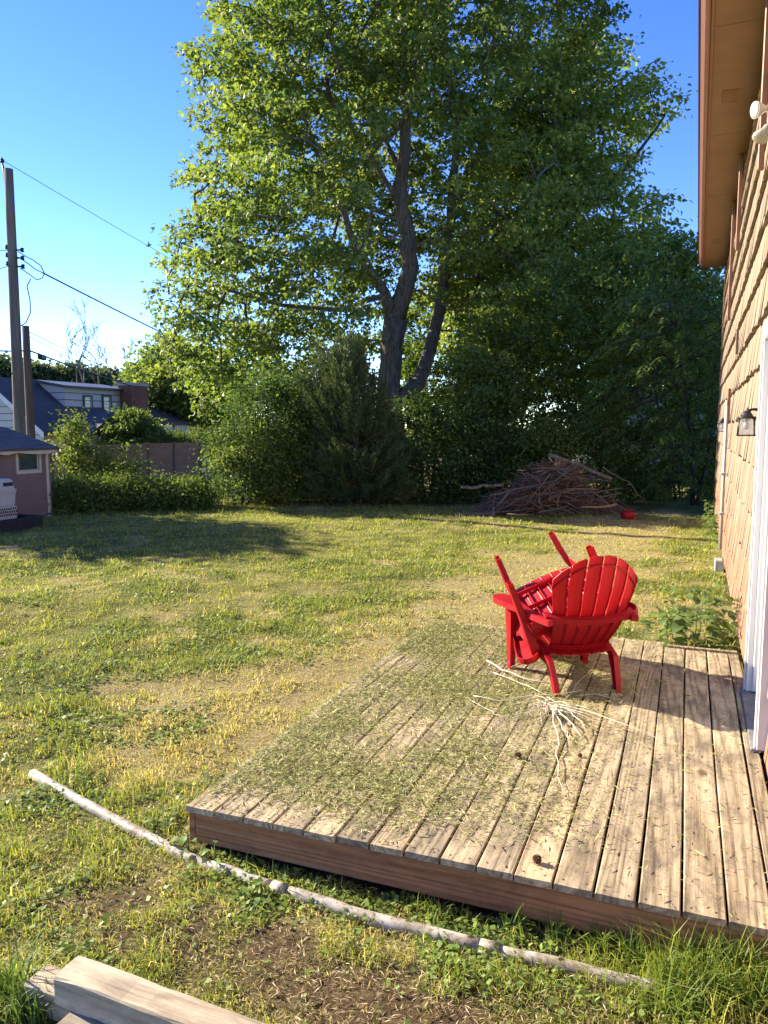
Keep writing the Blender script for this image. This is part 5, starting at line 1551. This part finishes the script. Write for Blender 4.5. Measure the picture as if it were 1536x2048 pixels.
def grey_house():
    XD = -30.0                                   # dormer front plane, faces +X
    yd0 = at_x(130, 800, XD).y; yd1 = at_x(250, 800, XD).y
    zd1 = at_x(130, 775, XD).z; zd1b = at_x(250, 783, XD).z; zd0 = at_x(190, 858, XD).z - 0.1
    XE = -28.3; ze = at_x(150, 862, XE).z        # eave line
    YG = at_x(97, 862, XE).y                     # gable end facing -Y
    YE = at_x(250, 850, XE).y
    zr = zd1 + 0.45; XR = XE - (zr - ze) / 0.72   # ridge
    slope = (zr - ze) / (XR - XE)
    t = thing('grey_house', 'grey sided neighbouring house with a dormer and brick chimney', 'house', (XE, YG, -0.9))
    inv = -Vector((XE, YG, -0.9))
    def part(mb, name, m, parent=t, bev=0.0):
        o = mb.build(name, m, parent, bev)
        if parent is t: o.location = inv
        return o
    # body walls
    mb = MB(); mb.prism([(XE - 0.35, YG, -1), (XE - 0.35, YG, ze - .12), (XR, YG, zr - .25), (2 * XR - XE, YG, ze), (2 * XR - XE, YG, -1)], (0, YE - YG, 0)); part(mb, 'wall', M['siding'])
    body = mb
    wall = t.children[-1]
    # horizontal siding laps on the gable and dormer
    z = -0.6
    while z < zr - 0.4:
        xr = XE - 0.35 if z < ze - .12 else XR + (zr - .25 - z) / (zr - .25 - ze + .12) * (XE - .35 - XR)
        mb = MB(); mb.prism([(2 * XR - XE + 1, YG - 0.002, z), (xr - .02, YG - 0.002, z), (xr - .02, YG - 0.03, z), (2 * XR - XE + 1, YG - 0.03, z)], (0, 0, 0.025)); mb.build('siding_lap', M['trimdark'], wall)
        z += 0.34
    # roof: two slopes
    th = 0.18
    mb = MB(); mb.prism([(XE + .05, YG - .35, ze - .04), (XR, YG - .35, zr), (2 * XR - XE, YG - .35, ze), (2 * XR - XE, YG - .35, ze - th), (XR, YG - .35, zr - th), (XE + .05, YG - .35, ze - .04 - th)], (0, YE - YG + .7, 0)); part(mb, 'roof', M['roofdark'])
    mb = MB(); mb.prism([(XE + .051, YG - .37, ze - .05), (XR, YG - .37, zr - .012), (XR, YG - .37, zr - .3), (XE + .051, YG - .37, ze - .34)], (0, 0.018, 0)); part(mb, 'rake_board', M['sash'])
    # dormer
    XBk = XR + 0.3
    mb = MB(); mb.prism([(XD, yd0, zd0 - 0.4), (XD, yd0, zd1), (XBk, yd0, zd1 + 0.25), (XBk, yd0, zd0 - .4)], (0, yd1 - yd0, 0)); dm = part(mb, 'dormer', M['siding'])
    mb = MB(); mb.prism([(XD + .25, yd0 - .2, zd1 - .02), (XBk, yd0 - .2, zd1 + .27), (XBk, yd0 - .2, zd1 + .42), (XD + .25, yd0 - .2, zd1 + .1)], (0, yd1 - yd0 + .4, 0)); mb.build('dormer_roof', M['trimdark'], dm)
    z = zd0 - 0.2
    while z < zd1 - .1:
        mb = MB(); mb.box((XD + .002, yd0 + .02, z), (XD + .03, yd1, z + .035)); mb.build('siding_lap', M['trimdark'], dm)
        mb = MB(); mb.box((XBk, yd0 - .03, z), (XD + .03, yd0 - .002, z + .03)); mb.build('siding_lap', M['trimdark'], dm)
        z += 0.36
    for px in (175, 213):
        c = at_x(px, 808, XD); k = abs(at_x(px + 9, 808, XD).y - at_x(px - 9, 808, XD).y); hh = at_x(px, 791, XD).z - at_x(px, 826, XD).z
        win_obj(dm, c, 'x', k, hh)
    # chimney
    xc = -29.2; y0 = at_x(263, 800, xc).y; y1 = at_x(296, 800, xc).y; zt = at_x(280, 772, xc).z
    mb = MB(); mb.box((xc - 0.9, y0, -1), (xc, y1, zt)); ch = part(mb, 'chimney', M['brick'])
    z = ze - 0.5
    while z < zt - 0.1:
        mb = MB(); mb.box((xc + .001, y0 - .01, z), (xc + .02, y1 + .01, z + .13)); mb.build('brick_course', M['brick'], ch)
        z += 0.16
    mb = MB(); mb.box((xc - 0.98, y0 - .08, zt + .001), (xc + .08, y1 + .08, zt + .16)); mb.build('cap', M['concrete'], ch)
    # porch gable roof in front of the dormer's right end
    p0 = at_x(178, 858, -27.0); p1 = at_x(238, 858, -27.0); pm = at_x(233, 824, -27.6)
    mb = MB(); ym = (p0.y + p1.y) / 2 + .9
    mb.prism([(-26.9, p0.y, ze - .08), (-26.9, ym, pm.z), (-26.9, p1.y + 2.2, ze - .08), (-26.9, p1.y + 2.2, ze - .22), (-26.9, ym, pm.z - .16), (-26.9, p0.y, ze - .22)], (-2.4, 0, 0)); part(mb, 'porch_roof', M['roofdark'])
    mb = MB(); mb.box((-28.6, p0.y + .5, -1), (-27.3, p1.y + 1.6, ze - .24)); part(mb, 'porch_wall', M['siding'])
    # right wing: lower roof with window
    XW = -29.6; yw0 = at_x(296, 845, XW).y; yw1 = at_x(383, 845, XW).y; zw = at_x(340, 843, XW).z; zrr = at_x(300, 797, XW - 2.5).z
    mb = MB(); mb.prism([(XW + .3, yw0, zw), (XW - 3.4, yw0, zrr + .5), (XW - 7, yw0, zw), (XW - 7, yw0, zw - .2), (XW - 3.4, yw0, zrr + .3), (XW + .3, yw0, zw - .2)], (0, yw1 - yw0, 0)); wr = part(mb, 'wing_roof', M['roofdark'])
    mb = MB(); mb.box((XW - 6.8, yw0 + .01, -1), (XW, yw1 - .3, zw - .22)); ww = part(mb, 'wing_wall', M['siding'])
    c = at_x(337, 862, XW); win_obj(ww, c, 'x', 1.1, 1.45)
    return t
grey_house()

def roof_house():
    D = 56
    c = at_d(415, 860, D)
    t = thing('pale_roof_house', 'distant house with pale grey hip roof beside the maple', 'house', (c.x, c.y, -1))
    z1 = at_d(415, 826, D).z + 1; z0 = at_d(415, 868, D).z + 1
    mb = MB(); a = 2.6
    V = [(-a, -a, z0), (a, -a, z0), (a, a * 2, z0), (-a, a * 2, z0), (0, -a * .2, z1), (0, a * 1.2, z1)]
    mb.add(V, [(0, 1, 4), (1, 2, 5, 4), (2, 3, 5), (3, 0, 4, 5), (3, 2, 1, 0)]); o = mb.build('roof', M['rooflight'], t)
    mb = MB(); mb.box((-a + .4, -a + .4, 0), (a - .4, a * 2 - .4, z0 - .003)); mb.build('wall', M['siding'], t)
roof_house()

def brick_house():
    D = 30
    b = at_d(1230, 930, D)
    t = thing('brick_chimney_house', 'blue grey house with a tall brick chimney hidden behind the right trees', 'house', (b.x, b.y, -0.6), YAW)
    k = D / F_PX
    def U(px): return (px - 1230) * k
    def Z(py): return at_d(1230, py, D).z + 0.6
    mb = MB(); mb.box((U(1232), 0.6, 0), (U(1500), 6, Z(770))); wl = mb.build('wall', M['sidingblue'], t)
    for i in range(12):
        z = Z(930) + i * 0.22
        mb = MB(); mb.box((U(1240), 0.585, z), (U(1500), 0.598, z + .02)); mb.build('siding_lap', M['trimdark'], wl)
    mb = MB(); mb.box((U(1210), 0, 0), (U(1243), 0.59, Z(640))); ch = mb.build('chimney', M['brick'], t)
    z = Z(900)
    while z < Z(645):
        mb = MB(); mb.box((U(1210) - .008, -.02, z), (U(1243) + .008, -.001, z + .10)); mb.build('brick_course', M['brick'], ch); z += .13
    mb = MB(); mb.box((U(1207), -.06, Z(640) + .001), (U(1246), 0.62, Z(632))); mb.build('cap', M['concrete'], ch)
    mb = MB(); mb.prism([(U(1228), 0.3, Z(770)), (U(1500), 0.3, Z(770)), (U(1500), 3.4, Z(690)), (U(1228), 3.4, Z(690))], (0, 0.1, 0.12)); mb.build('roof', M['roofdark'], t)
brick_house()

def fence():
    X = -22.5
    t = thing('board_fence', 'brown horizontal board fence beyond the hedge', 'fence', (X, at_x(250, 900, X).y, -0.85))
    inv = -Vector(t.location)
    pxs = [60, 100, 145, 193, 244, 296, 347, 399, 447]
    ys = [at_x(p, 900, X).y for p in pxs]; zt = at_x(300, 889, X).z
    for y in ys:
        mb = MB(); mb.box((X - .02, y - .05, -1), (X + .07, y + .05, zt + .06)); o = mb.build('post', M['fencepost'], t, .004); o.location = inv
    for a, b in zip(ys[:-1], ys[1:]):
        n = 10; h = (zt + 1) / n
        for k in range(n):
            mb = MB(); mb.box((X - .005, a + .052, -0.95 + k * h), (X + .02 + random.uniform(0, .006), b - .052, -0.95 + (k + 1) * h - .012)); o = mb.build('board', M['fence'], t); o.location = inv
fence()

# ------------------------------------------------------------------ brush pile, red can
def brush_pile():
    c = at_ground(1095, 1028); c.z = 0
    t = thing('brush_pile', 'big heap of cut reddish grey branches at the back of the lawn', 'brush pile', tuple(c), YAW)
    rng = np.random.default_rng(6); random.seed(6)
    def prof(x):   # mound height along local x (camera right), -1.6..1.6
        return 1.0 * math.exp(-((x - 0.25) / 0.72) ** 2) + 0.25 * math.exp(-((x + 0.7) / 0.7) ** 2)
    V = []; C = []
    def stick(p, d, L, r, n=4, col=None):
        pts = []; q = Vector(p); dd = Vector(d).normalized(); bend = Vector((random.gauss(0, .12), random.gauss(0, .12), random.gauss(-.02, .10)))
        for k in range(n + 1):
            pts.append(q.copy()); dd = (dd + bend * 0.5 + Vector((random.gauss(0, .05), random.gauss(0, .05), random.gauss(0, .05)))).normalized(); q = q + dd * L / n
            if q.z < 0.02: q.z = 0.02
        return pts
    sides = 3
    cols0 = ((0.065, 0.034, 0.024), (0.115, 0.066, 0.046), (0.19, 0.13, 0.095), (0.33, 0.26, 0.2))
    for k in range(1150):
        x = rng.normal(-0.02, 0.58); h = prof(x); z = 0.03 + h * rng.random() ** 0.75
        yv = rng.normal(0.2, 0.45) * (1 - 0.5 * z / 1.3)
        ang = rng.normal(0, 0.7); sg = -1 if rng.random() < 0.55 else 1
        d = (sg * math.cos(ang), rng.normal(-0.15, 0.5), -0.32 * sg * (x - 0.2) * 0.9 * (1 if abs(x) > .2 else .3) + rng.normal(0.0, 0.34))
        L = rng.uniform(0.3, 0.95); r = rng.gamma(2, 0.0034) + 0.0035
        p0 = Vector((x, yv, z)) - Vector(d).normalized() * L / 2; p0.z = max(p0.z, 0.02)
        pts = stick(p0, d, L, r)
        m = MB(); m.tube(pts, [r * (1 - .14 * i) for i in range(len(pts))], sides, cap=False)
        V += [m.v[i] for f in m.f for i in f]; c1 = jitter_cols(cols0, 1, rng)[0]; C += [c1] * len(m.f)
    me = fast_mesh('brush', np.array(V), 4, None, np.array(C), M['stick']); o = link(bpy.data.objects.new('sticks', me), t); o['kind'] = 'stuff'
    # main branches that can be picked out
    k = 16.6 / F_PX
    def L2(px, py, dy=-0.35): return Vector(((px - 1095) * k, dy, max(0.03, (1030 - py) * k)))
    for path, r0, r1 in (([(1085, 912), (1140, 930), (1205, 958)], .045, .04), ([(920, 975), (960, 972), (1000, 970)], .035, .03), ([(1150, 912), (1100, 960), (1060, 1000)], .015, .01), ([(975, 990), (1040, 975), (1100, 960), (1140, 930)], .018, .01),
                         ([(1090, 1022), (1120, 1030), (1060, 1000)], .014, .01), ([(1130, 1000), (1145, 990), (1165, 988)], .014, .01), ([(1105, 1032), (1075, 1015), (1050, 1000)], .018, .012), ([(1080, 985), (1160, 985), (1225, 975)], .02, .012), ([(1225, 985), (1180, 995), (1150, 1010)], .016, .01), ([(950, 1026), (1010, 1020), (1060, 1015)], .016, .01), ([(1190, 935), (1240, 965), (1275, 1005)], .012, .006), ([(915, 1027), (960, 1026), (985, 1024)], .02, .016)):
        mb = MB(); pts = [L2(a, b, -0.45 - 0.02 * i) for i, (a, b) in enumerate(path)]
        q = []
        for i in range(len(pts) - 1):
            for s in range(4): q.append(pts[i].lerp(pts[i + 1], s / 4) + Vector((0, random.gauss(0, .01), random.gauss(0, .01))))
        q.append(pts[-1]); n = len(q); mb.tube(q, [r0 + (r1 - r0) * i / (n - 1) for i in range(n)], 7); mb.build('branch', M['deadbark'] if r0 < .03 else M['bark'], t)
brush_pile()

def red_can():
    p = at_ground(1258, 1038); p.z = float(ground_z([p.x], [p.y])[0])
    t = thing('red_can', 'small red plastic can lying on the grass right of the brush pile', 'can', tuple(p), YAW + R(12))
    mb = MB(); V = []
    prof = [(-0.145, 0.075, 0.055), (-0.135, 0.095, 0.085), (-0.02, 0.10, 0.09), (0.06, 0.095, 0.085), (0.105, 0.065, 0.05), (0.125, 0.03, 0.028)]
    n = 12; fs = []
    for x, hy, hz in prof:
        for k in range(n):
            a = 2 * math.pi * k / n; cx, sx_ = math.cos(a), math.sin(a); e = 0.55
            V.append((x, hy * math.copysign(abs(cx) ** e, cx), 0.085 + hz * math.copysign(abs(sx_) ** e, sx_) - 0.0))
    for i in range(len(prof) - 1):
        for k in range(n): fs.append((i * n + k, i * n + (k + 1) % n, (i + 1) * n + (k + 1) % n, (i + 1) * n + k))
    fs += [tuple(range(n)), tuple((len(prof) - 1) * n + k for k in range(n))]
    mb.add(V, fs, True); mb.build('body', M['red'], t)
    mb = MB(); mb.tube([(0.12, 0, .085), (0.16, 0, .075), (0.185, 0, .055)], [.026, .022, .016], 10); mb.build('spout', M['red'], t)
    mb = MB(); mb.tube([(-0.10, 0, .165), (-0.09, 0, .2), (0.02, 0, .2), (0.05, 0, .165)], .012, 8); mb.build('handle', M['red'], t)
red_can()

# ------------------------------------------------------------------ weeds with big leaves
def leaf_mesh_big(name, n=6, cup=0.12, ragged=0.0, wid=0.34):
    """ovate leaf, midrib raised; unit length along +x"""
    V = []; F = []
    for i in range(n + 1):
        s = i / n; w = wid * math.sin(math.pi * min(1, s ** 0.75)) + 0.004
        w *= 1 + ragged * random.uniform(-.35, .35)
        z = 0.10 * math.sin(s * math.pi) - 0.22 * s * s
        V += [(s, -w, z + cup * w * 1.2), (s, 0, z), (s, w, z + cup * w * 1.2)]
    for i in range(n):
        a = i * 3
        F += [(a, a + 1, a + 4, a + 3), (a + 1, a + 2, a + 5, a + 4)]
    me = bpy.data.meshes.new(name); me.from_pydata(V, [], F)
    me.polygons.foreach_set('use_smooth', [True] * len(F)); return me
def solid_leaf(name, col, trans=0.4):
    t = NT(name); oi = t.node('ShaderNodeObjectInfo')
    c = t.ramp(oi.outputs['Random'], [(0, tuple(x * 0.7 for x in col)), (0.6, col), (1, tuple(min(1, x * 1.5) for x in col))])
    v = t.coord('Object'); n = t.noise(v, 9, 4); c = t.mix(t.math('MULTIPLY', n, 0.5), c, tuple(x * 0.55 for x in col))
    t.base(c, 0.45, 0.4)
    tr = t.node('ShaderNodeBsdfTranslucent'); t.link(t.mix(1.0, c, (1.5, 1.5, 0.5), 'MULTIPLY'), tr.inputs[0])
    mx = t.node('ShaderNodeMixShader'); mx.inputs[0].default_value = trans
    t.link(t.b.outputs[0], mx.inputs[1]); t.link(tr.outputs[0], mx.inputs[2]); t.link(mx.outputs[0], t.out.inputs['Surface'])
    return t.m
M['weedleaf'] = solid_leaf('weed_leaf', (0.13, 0.20, 0.06)); M['weedpale'] = solid_leaf('weed_leaf_pale', (0.15, 0.23, 0.05))
LEAVES = {}
for key, mat in (('weedleaf', 'weedleaf'), ('weedpale', 'weedpale')):
    LEAVES[key] = []
    for k in range(3):
        me = leaf_mesh_big('leaf', ragged=0.3 * k); me.materials.append(M[mat]); LEAVES[key].append(me)
def weed(px, py, h, nl, size, label, kind='weedleaf', z=None, spread=0.5, lean=(0, 0), group=None):
    p = at_ground(px, py); p.z = float(ground_z([p.x], [p.y])[0]) - 0.01
    t = thing('leafy_weed', label, 'weed', tuple(p), random.uniform(0, 6), group)
    mb = MB(); lx, ly = lean; top = Vector((lx, ly, h))
    mb.tube([(0, 0, 0), (lx * .35, ly * .35, h * .5), top], [.005, .004, .002], 6); mb.build('stem', M['stemgreen'], t)
    for k in range(nl):
        s = 0.25 + 0.75 * (k + .5) / nl; az = k * 2.4 + random.uniform(-.4, .4)
        o = bpy.data.objects.new('leaf', random.choice(LEAVES[kind])); link(o, t)
        q = Vector((lx * s * s, ly * s * s, h * s)) + Vector((math.cos(az), math.sin(az), 0)) * 0.02
        o.location = q; sc = size * random.uniform(.7, 1.2) * (1.15 - .35 * s)
        o.scale = (sc, sc, sc); o.rotation_euler = (random.uniform(-.4, .4), random.uniform(-.55, .35) , az)
        # petiole pushes outer leaves away
        o.location = q + Vector((math.cos(az), math.sin(az), 0.2)) * spread * size * random.uniform(.2, 1.0)
    return t
GW = 'broad leaved weeds at the far corner of the deck'
weed(1335, 1296, 0.34, 40, 0.115, 'leafy weed at the deck corner, leftmost of the clump by the wall', lean=(0.05, 0.0), spread=1.4, group=GW)
weed(1390, 1300, 0.36, 36, 0.14, 'leafy weed with the widest leaves, middle of the clump by the wall', lean=(0.02, 0.0), spread=1.5, group=GW)
weed(1448, 1296, 0.46, 40, 0.11, 'leafy dark weed tight against the shingled wall behind the deck', lean=(-.05, 0.0), spread=1.2, group=GW)
weed(1400, 1270, 0.42, 30, 0.12, 'taller weed at the back of the clump by the wall', lean=(0.0, 0.05), group=GW)
weed(1345, 1278, 0.24, 30, 0.10, 'pale green low weed at the left of the clump behind the deck', 'weedpale', group=GW)
weed(1345, 1215, 0.22, 18, 0.09, 'small pale weed standing alone in the grass behind the clump', 'weedpale', group=GW)
weed(1420, 1100, 0.55, 36, 0.10, 'upright narrow weed growing against the wall by the conduit', 'weedpale', spread=.3)
weed(1415, 1070, 0.6, 36, 0.10, 'tall bushy weed against the house wall, farther back', 'weedpale', spread=.3)
weed(1425, 1085, 0.5, 22, 0.11, 'leafy weed against the house wall, between two taller ones', 'weedleaf', spread=.3)
weed(376, 1700, 0.10, 6, 0.055, 'bright lime weed at the front left corner of the deck', 'weedpale')
weed(430, 1725, 0.09, 5, 0.045, 'bright lime weed in the shade under the front joist', 'weedpale')
weed(80, 1608, 0.05, 6, 0.06, 'flat lime coloured weed at the left beside the pipe end', 'weedpale', spread=.8)
weed(30, 1600, 0.05, 6, 0.06, 'flat lime coloured weed at the very left edge above the pipe', 'weedpale', spread=.8)
weed(330, 1665, 0.06, 6, 0.045, 'small lime weed on the lawn just left of the deck corner', 'weedpale', spread=.8)
weed(360, 1780, 0.05, 5, 0.04, 'small lime weed below the pipe near the deck corner', 'weedpale', spread=.8)
weed(515, 1800, 0.06, 5, 0.045, 'small lime weed just below the pipe', 'weedpale', spread=.7)
weed(40, 1760, 0.05, 5, 0.05, 'small lime weed at the left edge above the timbers', 'weedpale', spread=.7)
weed(62, 1030, 0.25, 10, 0.16, 'low plant at the foot of the shed corner', 'weedleaf')
weed(118, 1040, 0.22, 10, 0.16, 'low plant on the grass right of the shed corner', 'weedleaf')

# ------------------------------------------------------------------ grass
def grass():
    rng = np.random.default_rng(2)
    N = 560000
    # polar sampling about the camera foot, density falling with distance
    e_ = 0.55; d = (2.2 ** e_ + rng.random(N) * (20.0 ** e_ - 2.2 ** e_)) ** (1 / e_)
    a = YAW + rng.uniform(-0.66, 0.62, N)             # azimuth wedge, wider than the view
    x = -np.sin(a) * d; y = np.cos(a) * d - 1.1; d = np.hypot(x, y)
    wob = fbm(np.stack([x, y, 0 * x], 1) * 0.8, 2)
    ok = (y < 16.6 + wob * 1.2 - np.maximum(0, -x - 4) * 0.26) & (x < WALL_X - 0.02 + (y - 5) * .0101) & (x > -16)
    ok &= ~((x > DX0 - 0.004) & (y > DY0 - 0.0) & (y < DY1 + 0.03))
    ok &= ~((x > -1.9) & (y < 1.80 - (x + 1.9) * .04) & (x < 0.5) & (y > 1.5))
    x, y, d = x[ok], y[ok], d[ok]
    dry, bare, lush = lawn_masks(x, y)
    clump = fbm(np.stack([x, y, 0 * x], 1) * 9.0, 3)
    keep = rng.random(len(x)) > np.clip(sstep(0.5, 0.9, bare) * 0.93 + (0.5 - clump) * 1.4 * (d < 6), 0, 0.96)
    x, y, d, dry, bare, lush = x[keep], y[keep], d[keep], dry[keep], bare[keep], lush[keep]
    n = len(x); z = ground_z(x, y) - 0.004
    cl2 = fbm(np.stack([x, y, 0 * x], 1) * 5.5 + 31, 3)
    h = (rng.gamma(4, 0.0058, n) + 0.008) * (0.8 + 0.65 * lush - 0.25 * dry) * (0.45 + 2.6 * np.clip(cl2 - 0.30, 0, 0.6))
    # unmown fringe: along the pipe / deck front and by the right foreground
    fr = np.exp(-((y - 2.62) / 0.07) ** 2) * (x > -1.9); fr2 = np.exp(-(((x - 0.12) / 0.34) ** 2 + ((y - 2.47) / 0.17) ** 2))
    tall = np.clip(fr * 0.7 * sstep(-1.9, -0.2, x) + fr2 * 1.6, 0, 1.6)
    h = h * (1 + tall * 1.6 * rng.random(n))
    h = np.clip(h, 0.01, 0.24)
    wd = 0.0008 + 0.00038 * d * rng.uniform(.7, 1.3, n)
    h = h * (1 + 0.02 * d)
    th = rng.uniform(0, 2 * math.pi, n); lean = np.abs(rng.normal(0.8, 0.4, n))
    dirh = np.stack([np.cos(th), np.sin(th), 0 * th], 1)
    side = np.stack([-np.sin(th + rng.normal(0, .7, n)), np.cos(th + rng.normal(0, .7, n)), 0 * th], 1)
    b = np.stack([x, y, z], 1)
    up = np.array([0, 0, 1.0])
    m = b + up * (h * 0.6)[:, None] + dirh * (h * 0.30 * lean)[:, None]
    tp = b + up * (h * np.clip(1 - 0.35 * lean, .35, 1))[:, None] + dirh * (h * 0.95 * lean)[:, None]
    green = jitter_cols(((0.16, 0.215, 0.036), (0.27, 0.32, 0.052), (0.42, 0.45, 0.095)), n, rng, 1 - lush, 0.2)
    straw = jitter_cols(((0.33, 0.28, 0.105), (0.50, 0.44, 0.175), (0.62, 0.56, 0.25)), n, rng, None, 0.2)
    ps = np.clip(0.16 + sstep(0.25, 0.85, dry) * 0.68 + 0.15 * sstep(.4, .8, bare) - tall * .2, 0, 1)
    is_s = rng.random(n) < ps
    col = np.where(is_s[:, None], straw, green)
    sw = side * wd[:, None]
    V = np.empty((n, 5, 3)); V[:, 0] = b - sw; V[:, 1] = b + sw; V[:, 2] = m + sw * 0.8; V[:, 3] = tp; V[:, 4] = m - sw * 0.8
    near = d < 5.5
    Vn = V[near]; Vf = V[~near]
    me = multi_mesh('grass', [(Vn[:, [0, 1, 2, 4]].reshape(-1, 3), 4, col[near]), (Vn[:, [4, 2, 3]].reshape(-1, 3), 3, col[near]), (Vf[:, [0, 1, 3]].reshape(-1, 3), 3, col[~near])], M['grass'])
    o = link(bpy.data.objects.new('grass', me)); tag(o, 'short mown lawn grass with dry straw patches', 'grass', kind='stuff')
    # flat clover and creeping leaves among it
    N = 125000
    d = 1.4 * (13.0 / 1.4) ** rng.random(N); a = YAW + rng.uniform(-0.62, 0.56, N)
    x = -np.sin(a) * d; y = np.cos(a) * d
    ok = (x < WALL_X - 0.05) & ~((x > DX0 - 0.02) & (y > DY0) & (y < DY1 + 0.03)) & (y < 15.5) & ~((x > -1.9) & (y < 1.88) & (x < 0.5))
    x, y, d = x[ok], y[ok], d[ok]
    dry, bare, lush = lawn_masks(x, y); cl = fbm(np.stack([x, y, 0 * x], 1) * 2.8 + 50, 3)
    keep = rng.random(len(x)) < np.clip((lush - 0.2) * 1.1 + (cl - 0.48) * 3.2 - bare * .3 - dry * .3, 0.02, 1)
    x, y, d, lush = x[keep], y[keep], d[keep], lush[keep]; n = len(x)
    z = ground_z(x, y) + rng.uniform(0.006, 0.034, n)
    sz = rng.uniform(0.012, 0.026, n) * (1 + 0.045 * d)
    dv = rng.normal(0, 1, (n, 3)) * np.array([1, 1, .3]); nr = unit(rng.normal(0, .5, (n, 3)) + up)
    shp = np.array([(0, 0, 0), (0.5, -0.5, 0.06), (1.0, 0, 0.0), (0.5, 0.5, 0.06)])
    v = leaf_verts(np.stack([x, y, z], 1), dv, nr, sz, shp)
    col = jitter_cols(((0.09, 0.16, 0.036), (0.16, 0.24, 0.05), (0.26, 0.33, 0.08)), n, rng, None, .2)
    me = fast_mesh('clover', v, 4, None, col, M['grass'])
    o = link(bpy.data.objects.new('clover', me)); tag(o, 'clover and creeping weeds through the lawn', 'ground cover', kind='stuff')
    # dead leaves, chopped straw on the soil
    N = 60000
    d = 1.3 * (7.0 / 1.3) ** rng.random(N); a = YAW + rng.uniform(-0.62, 0.56, N); x = -np.sin(a) * d; y = np.cos(a) * d
    ok = (x < WALL_X - 0.05) & ~((x > DX0 - 0.02) & (y > DY0) & (y < DY1 + 0.03)) & ~((x > -1.9) & (y < 1.88) & (x < 0.5))
    x, y, d = x[ok], y[ok], d[ok]; n = len(x)
    dv = rng.normal(0, 1, (n, 3)) * np.array([1, 1, .25]); nr = unit(rng.normal(0, .5, (n, 3)) + up)
    v = leaf_verts(np.stack([x, y, ground_z(x, y) + rng.uniform(0.004, .02, n)], 1), dv, nr, np.minimum(rng.gamma(2.5, .008, n) + .008, .036), np.array([(0, -.03, 0), (.5, -.045, .06), (1, 0, 0), (.5, .045, .06)]))
    col = jitter_cols(((0.12, 0.075, 0.04), (0.30, 0.22, 0.12), (0.50, 0.41, 0.24), (0.56, 0.48, 0.31)), n, rng, None, .2)
    me = fast_mesh('thatch', v, 4, None, col, M['clip'])
    o = link(bpy.data.objects.new('dry_thatch', me)); tag(o, 'chopped dry straw and dead bits on the bare soil', 'dry grass', kind='stuff')
grass()

def tufts():
    # long arching grass tufts in the front right and front left corners
    rng = np.random.default_rng(14)
    spots = [(1330, 1985, 1.0), (1380, 1960, 1.2), (1420, 2010, 1.1), (1470, 1975, 1.25), (1520, 2000, 1.2), (1500, 2040, 1.0), (1540, 1950, 1.2), (1360, 2030, .9), (1200, 1905, .6), (1250, 1920, .8), (1030, 1860, .6), (1120, 1880, .7), (40, 2030, .9), (10, 2000, 1.0), (75, 2045, .8), (870, 1830, .5), (620, 1775, .4)]
    V = []; C = []
    for k, (px, py, s) in enumerate(spots):
        p = at_ground(px, py); p.z = float(ground_z([p.x], [p.y])[0])
        n = int(60 * s); p = np.array(p)
        col = jitter_cols(((0.06, 0.115, 0.025), (0.11, 0.18, 0.035), (0.17, 0.25, 0.05)), n, rng)
        for i in range(n):
            th = rng.uniform(0, 6.283); L = rng.uniform(0.09, 0.23) * s; ln = rng.uniform(0.15, 0.8); w = rng.uniform(.0022, .0042)
            o = np.array([rng.normal(0, .028), rng.normal(0, .028), 0]); dh = np.array([math.cos(th), math.sin(th), 0]); sd = np.array([-math.sin(th), math.cos(th), 0])
            prev = None
            for j in range(6):
                t = j / 5; q = p + o + np.array([0, 0, 1]) * L * (t - 0.55 * ln * t ** 2.4) + dh * L * ln * t ** 1.7; ww = w * (1 - t ** 2 * .9)
                cur = (q - sd * ww, q + sd * ww)
                if prev is not None: V += [prev[0], prev[1], cur[1], cur[0]]; C.append(col[i])
                prev = cur
    me = fast_mesh('long_grass', np.array(V), 4, None, np.array(C), M['grass'])
    ob = link(bpy.data.objects.new('long_grass', me))
    tag(ob, 'long arching uncut green grass blades in the foreground corners', 'grass', kind='stuff')
tufts()
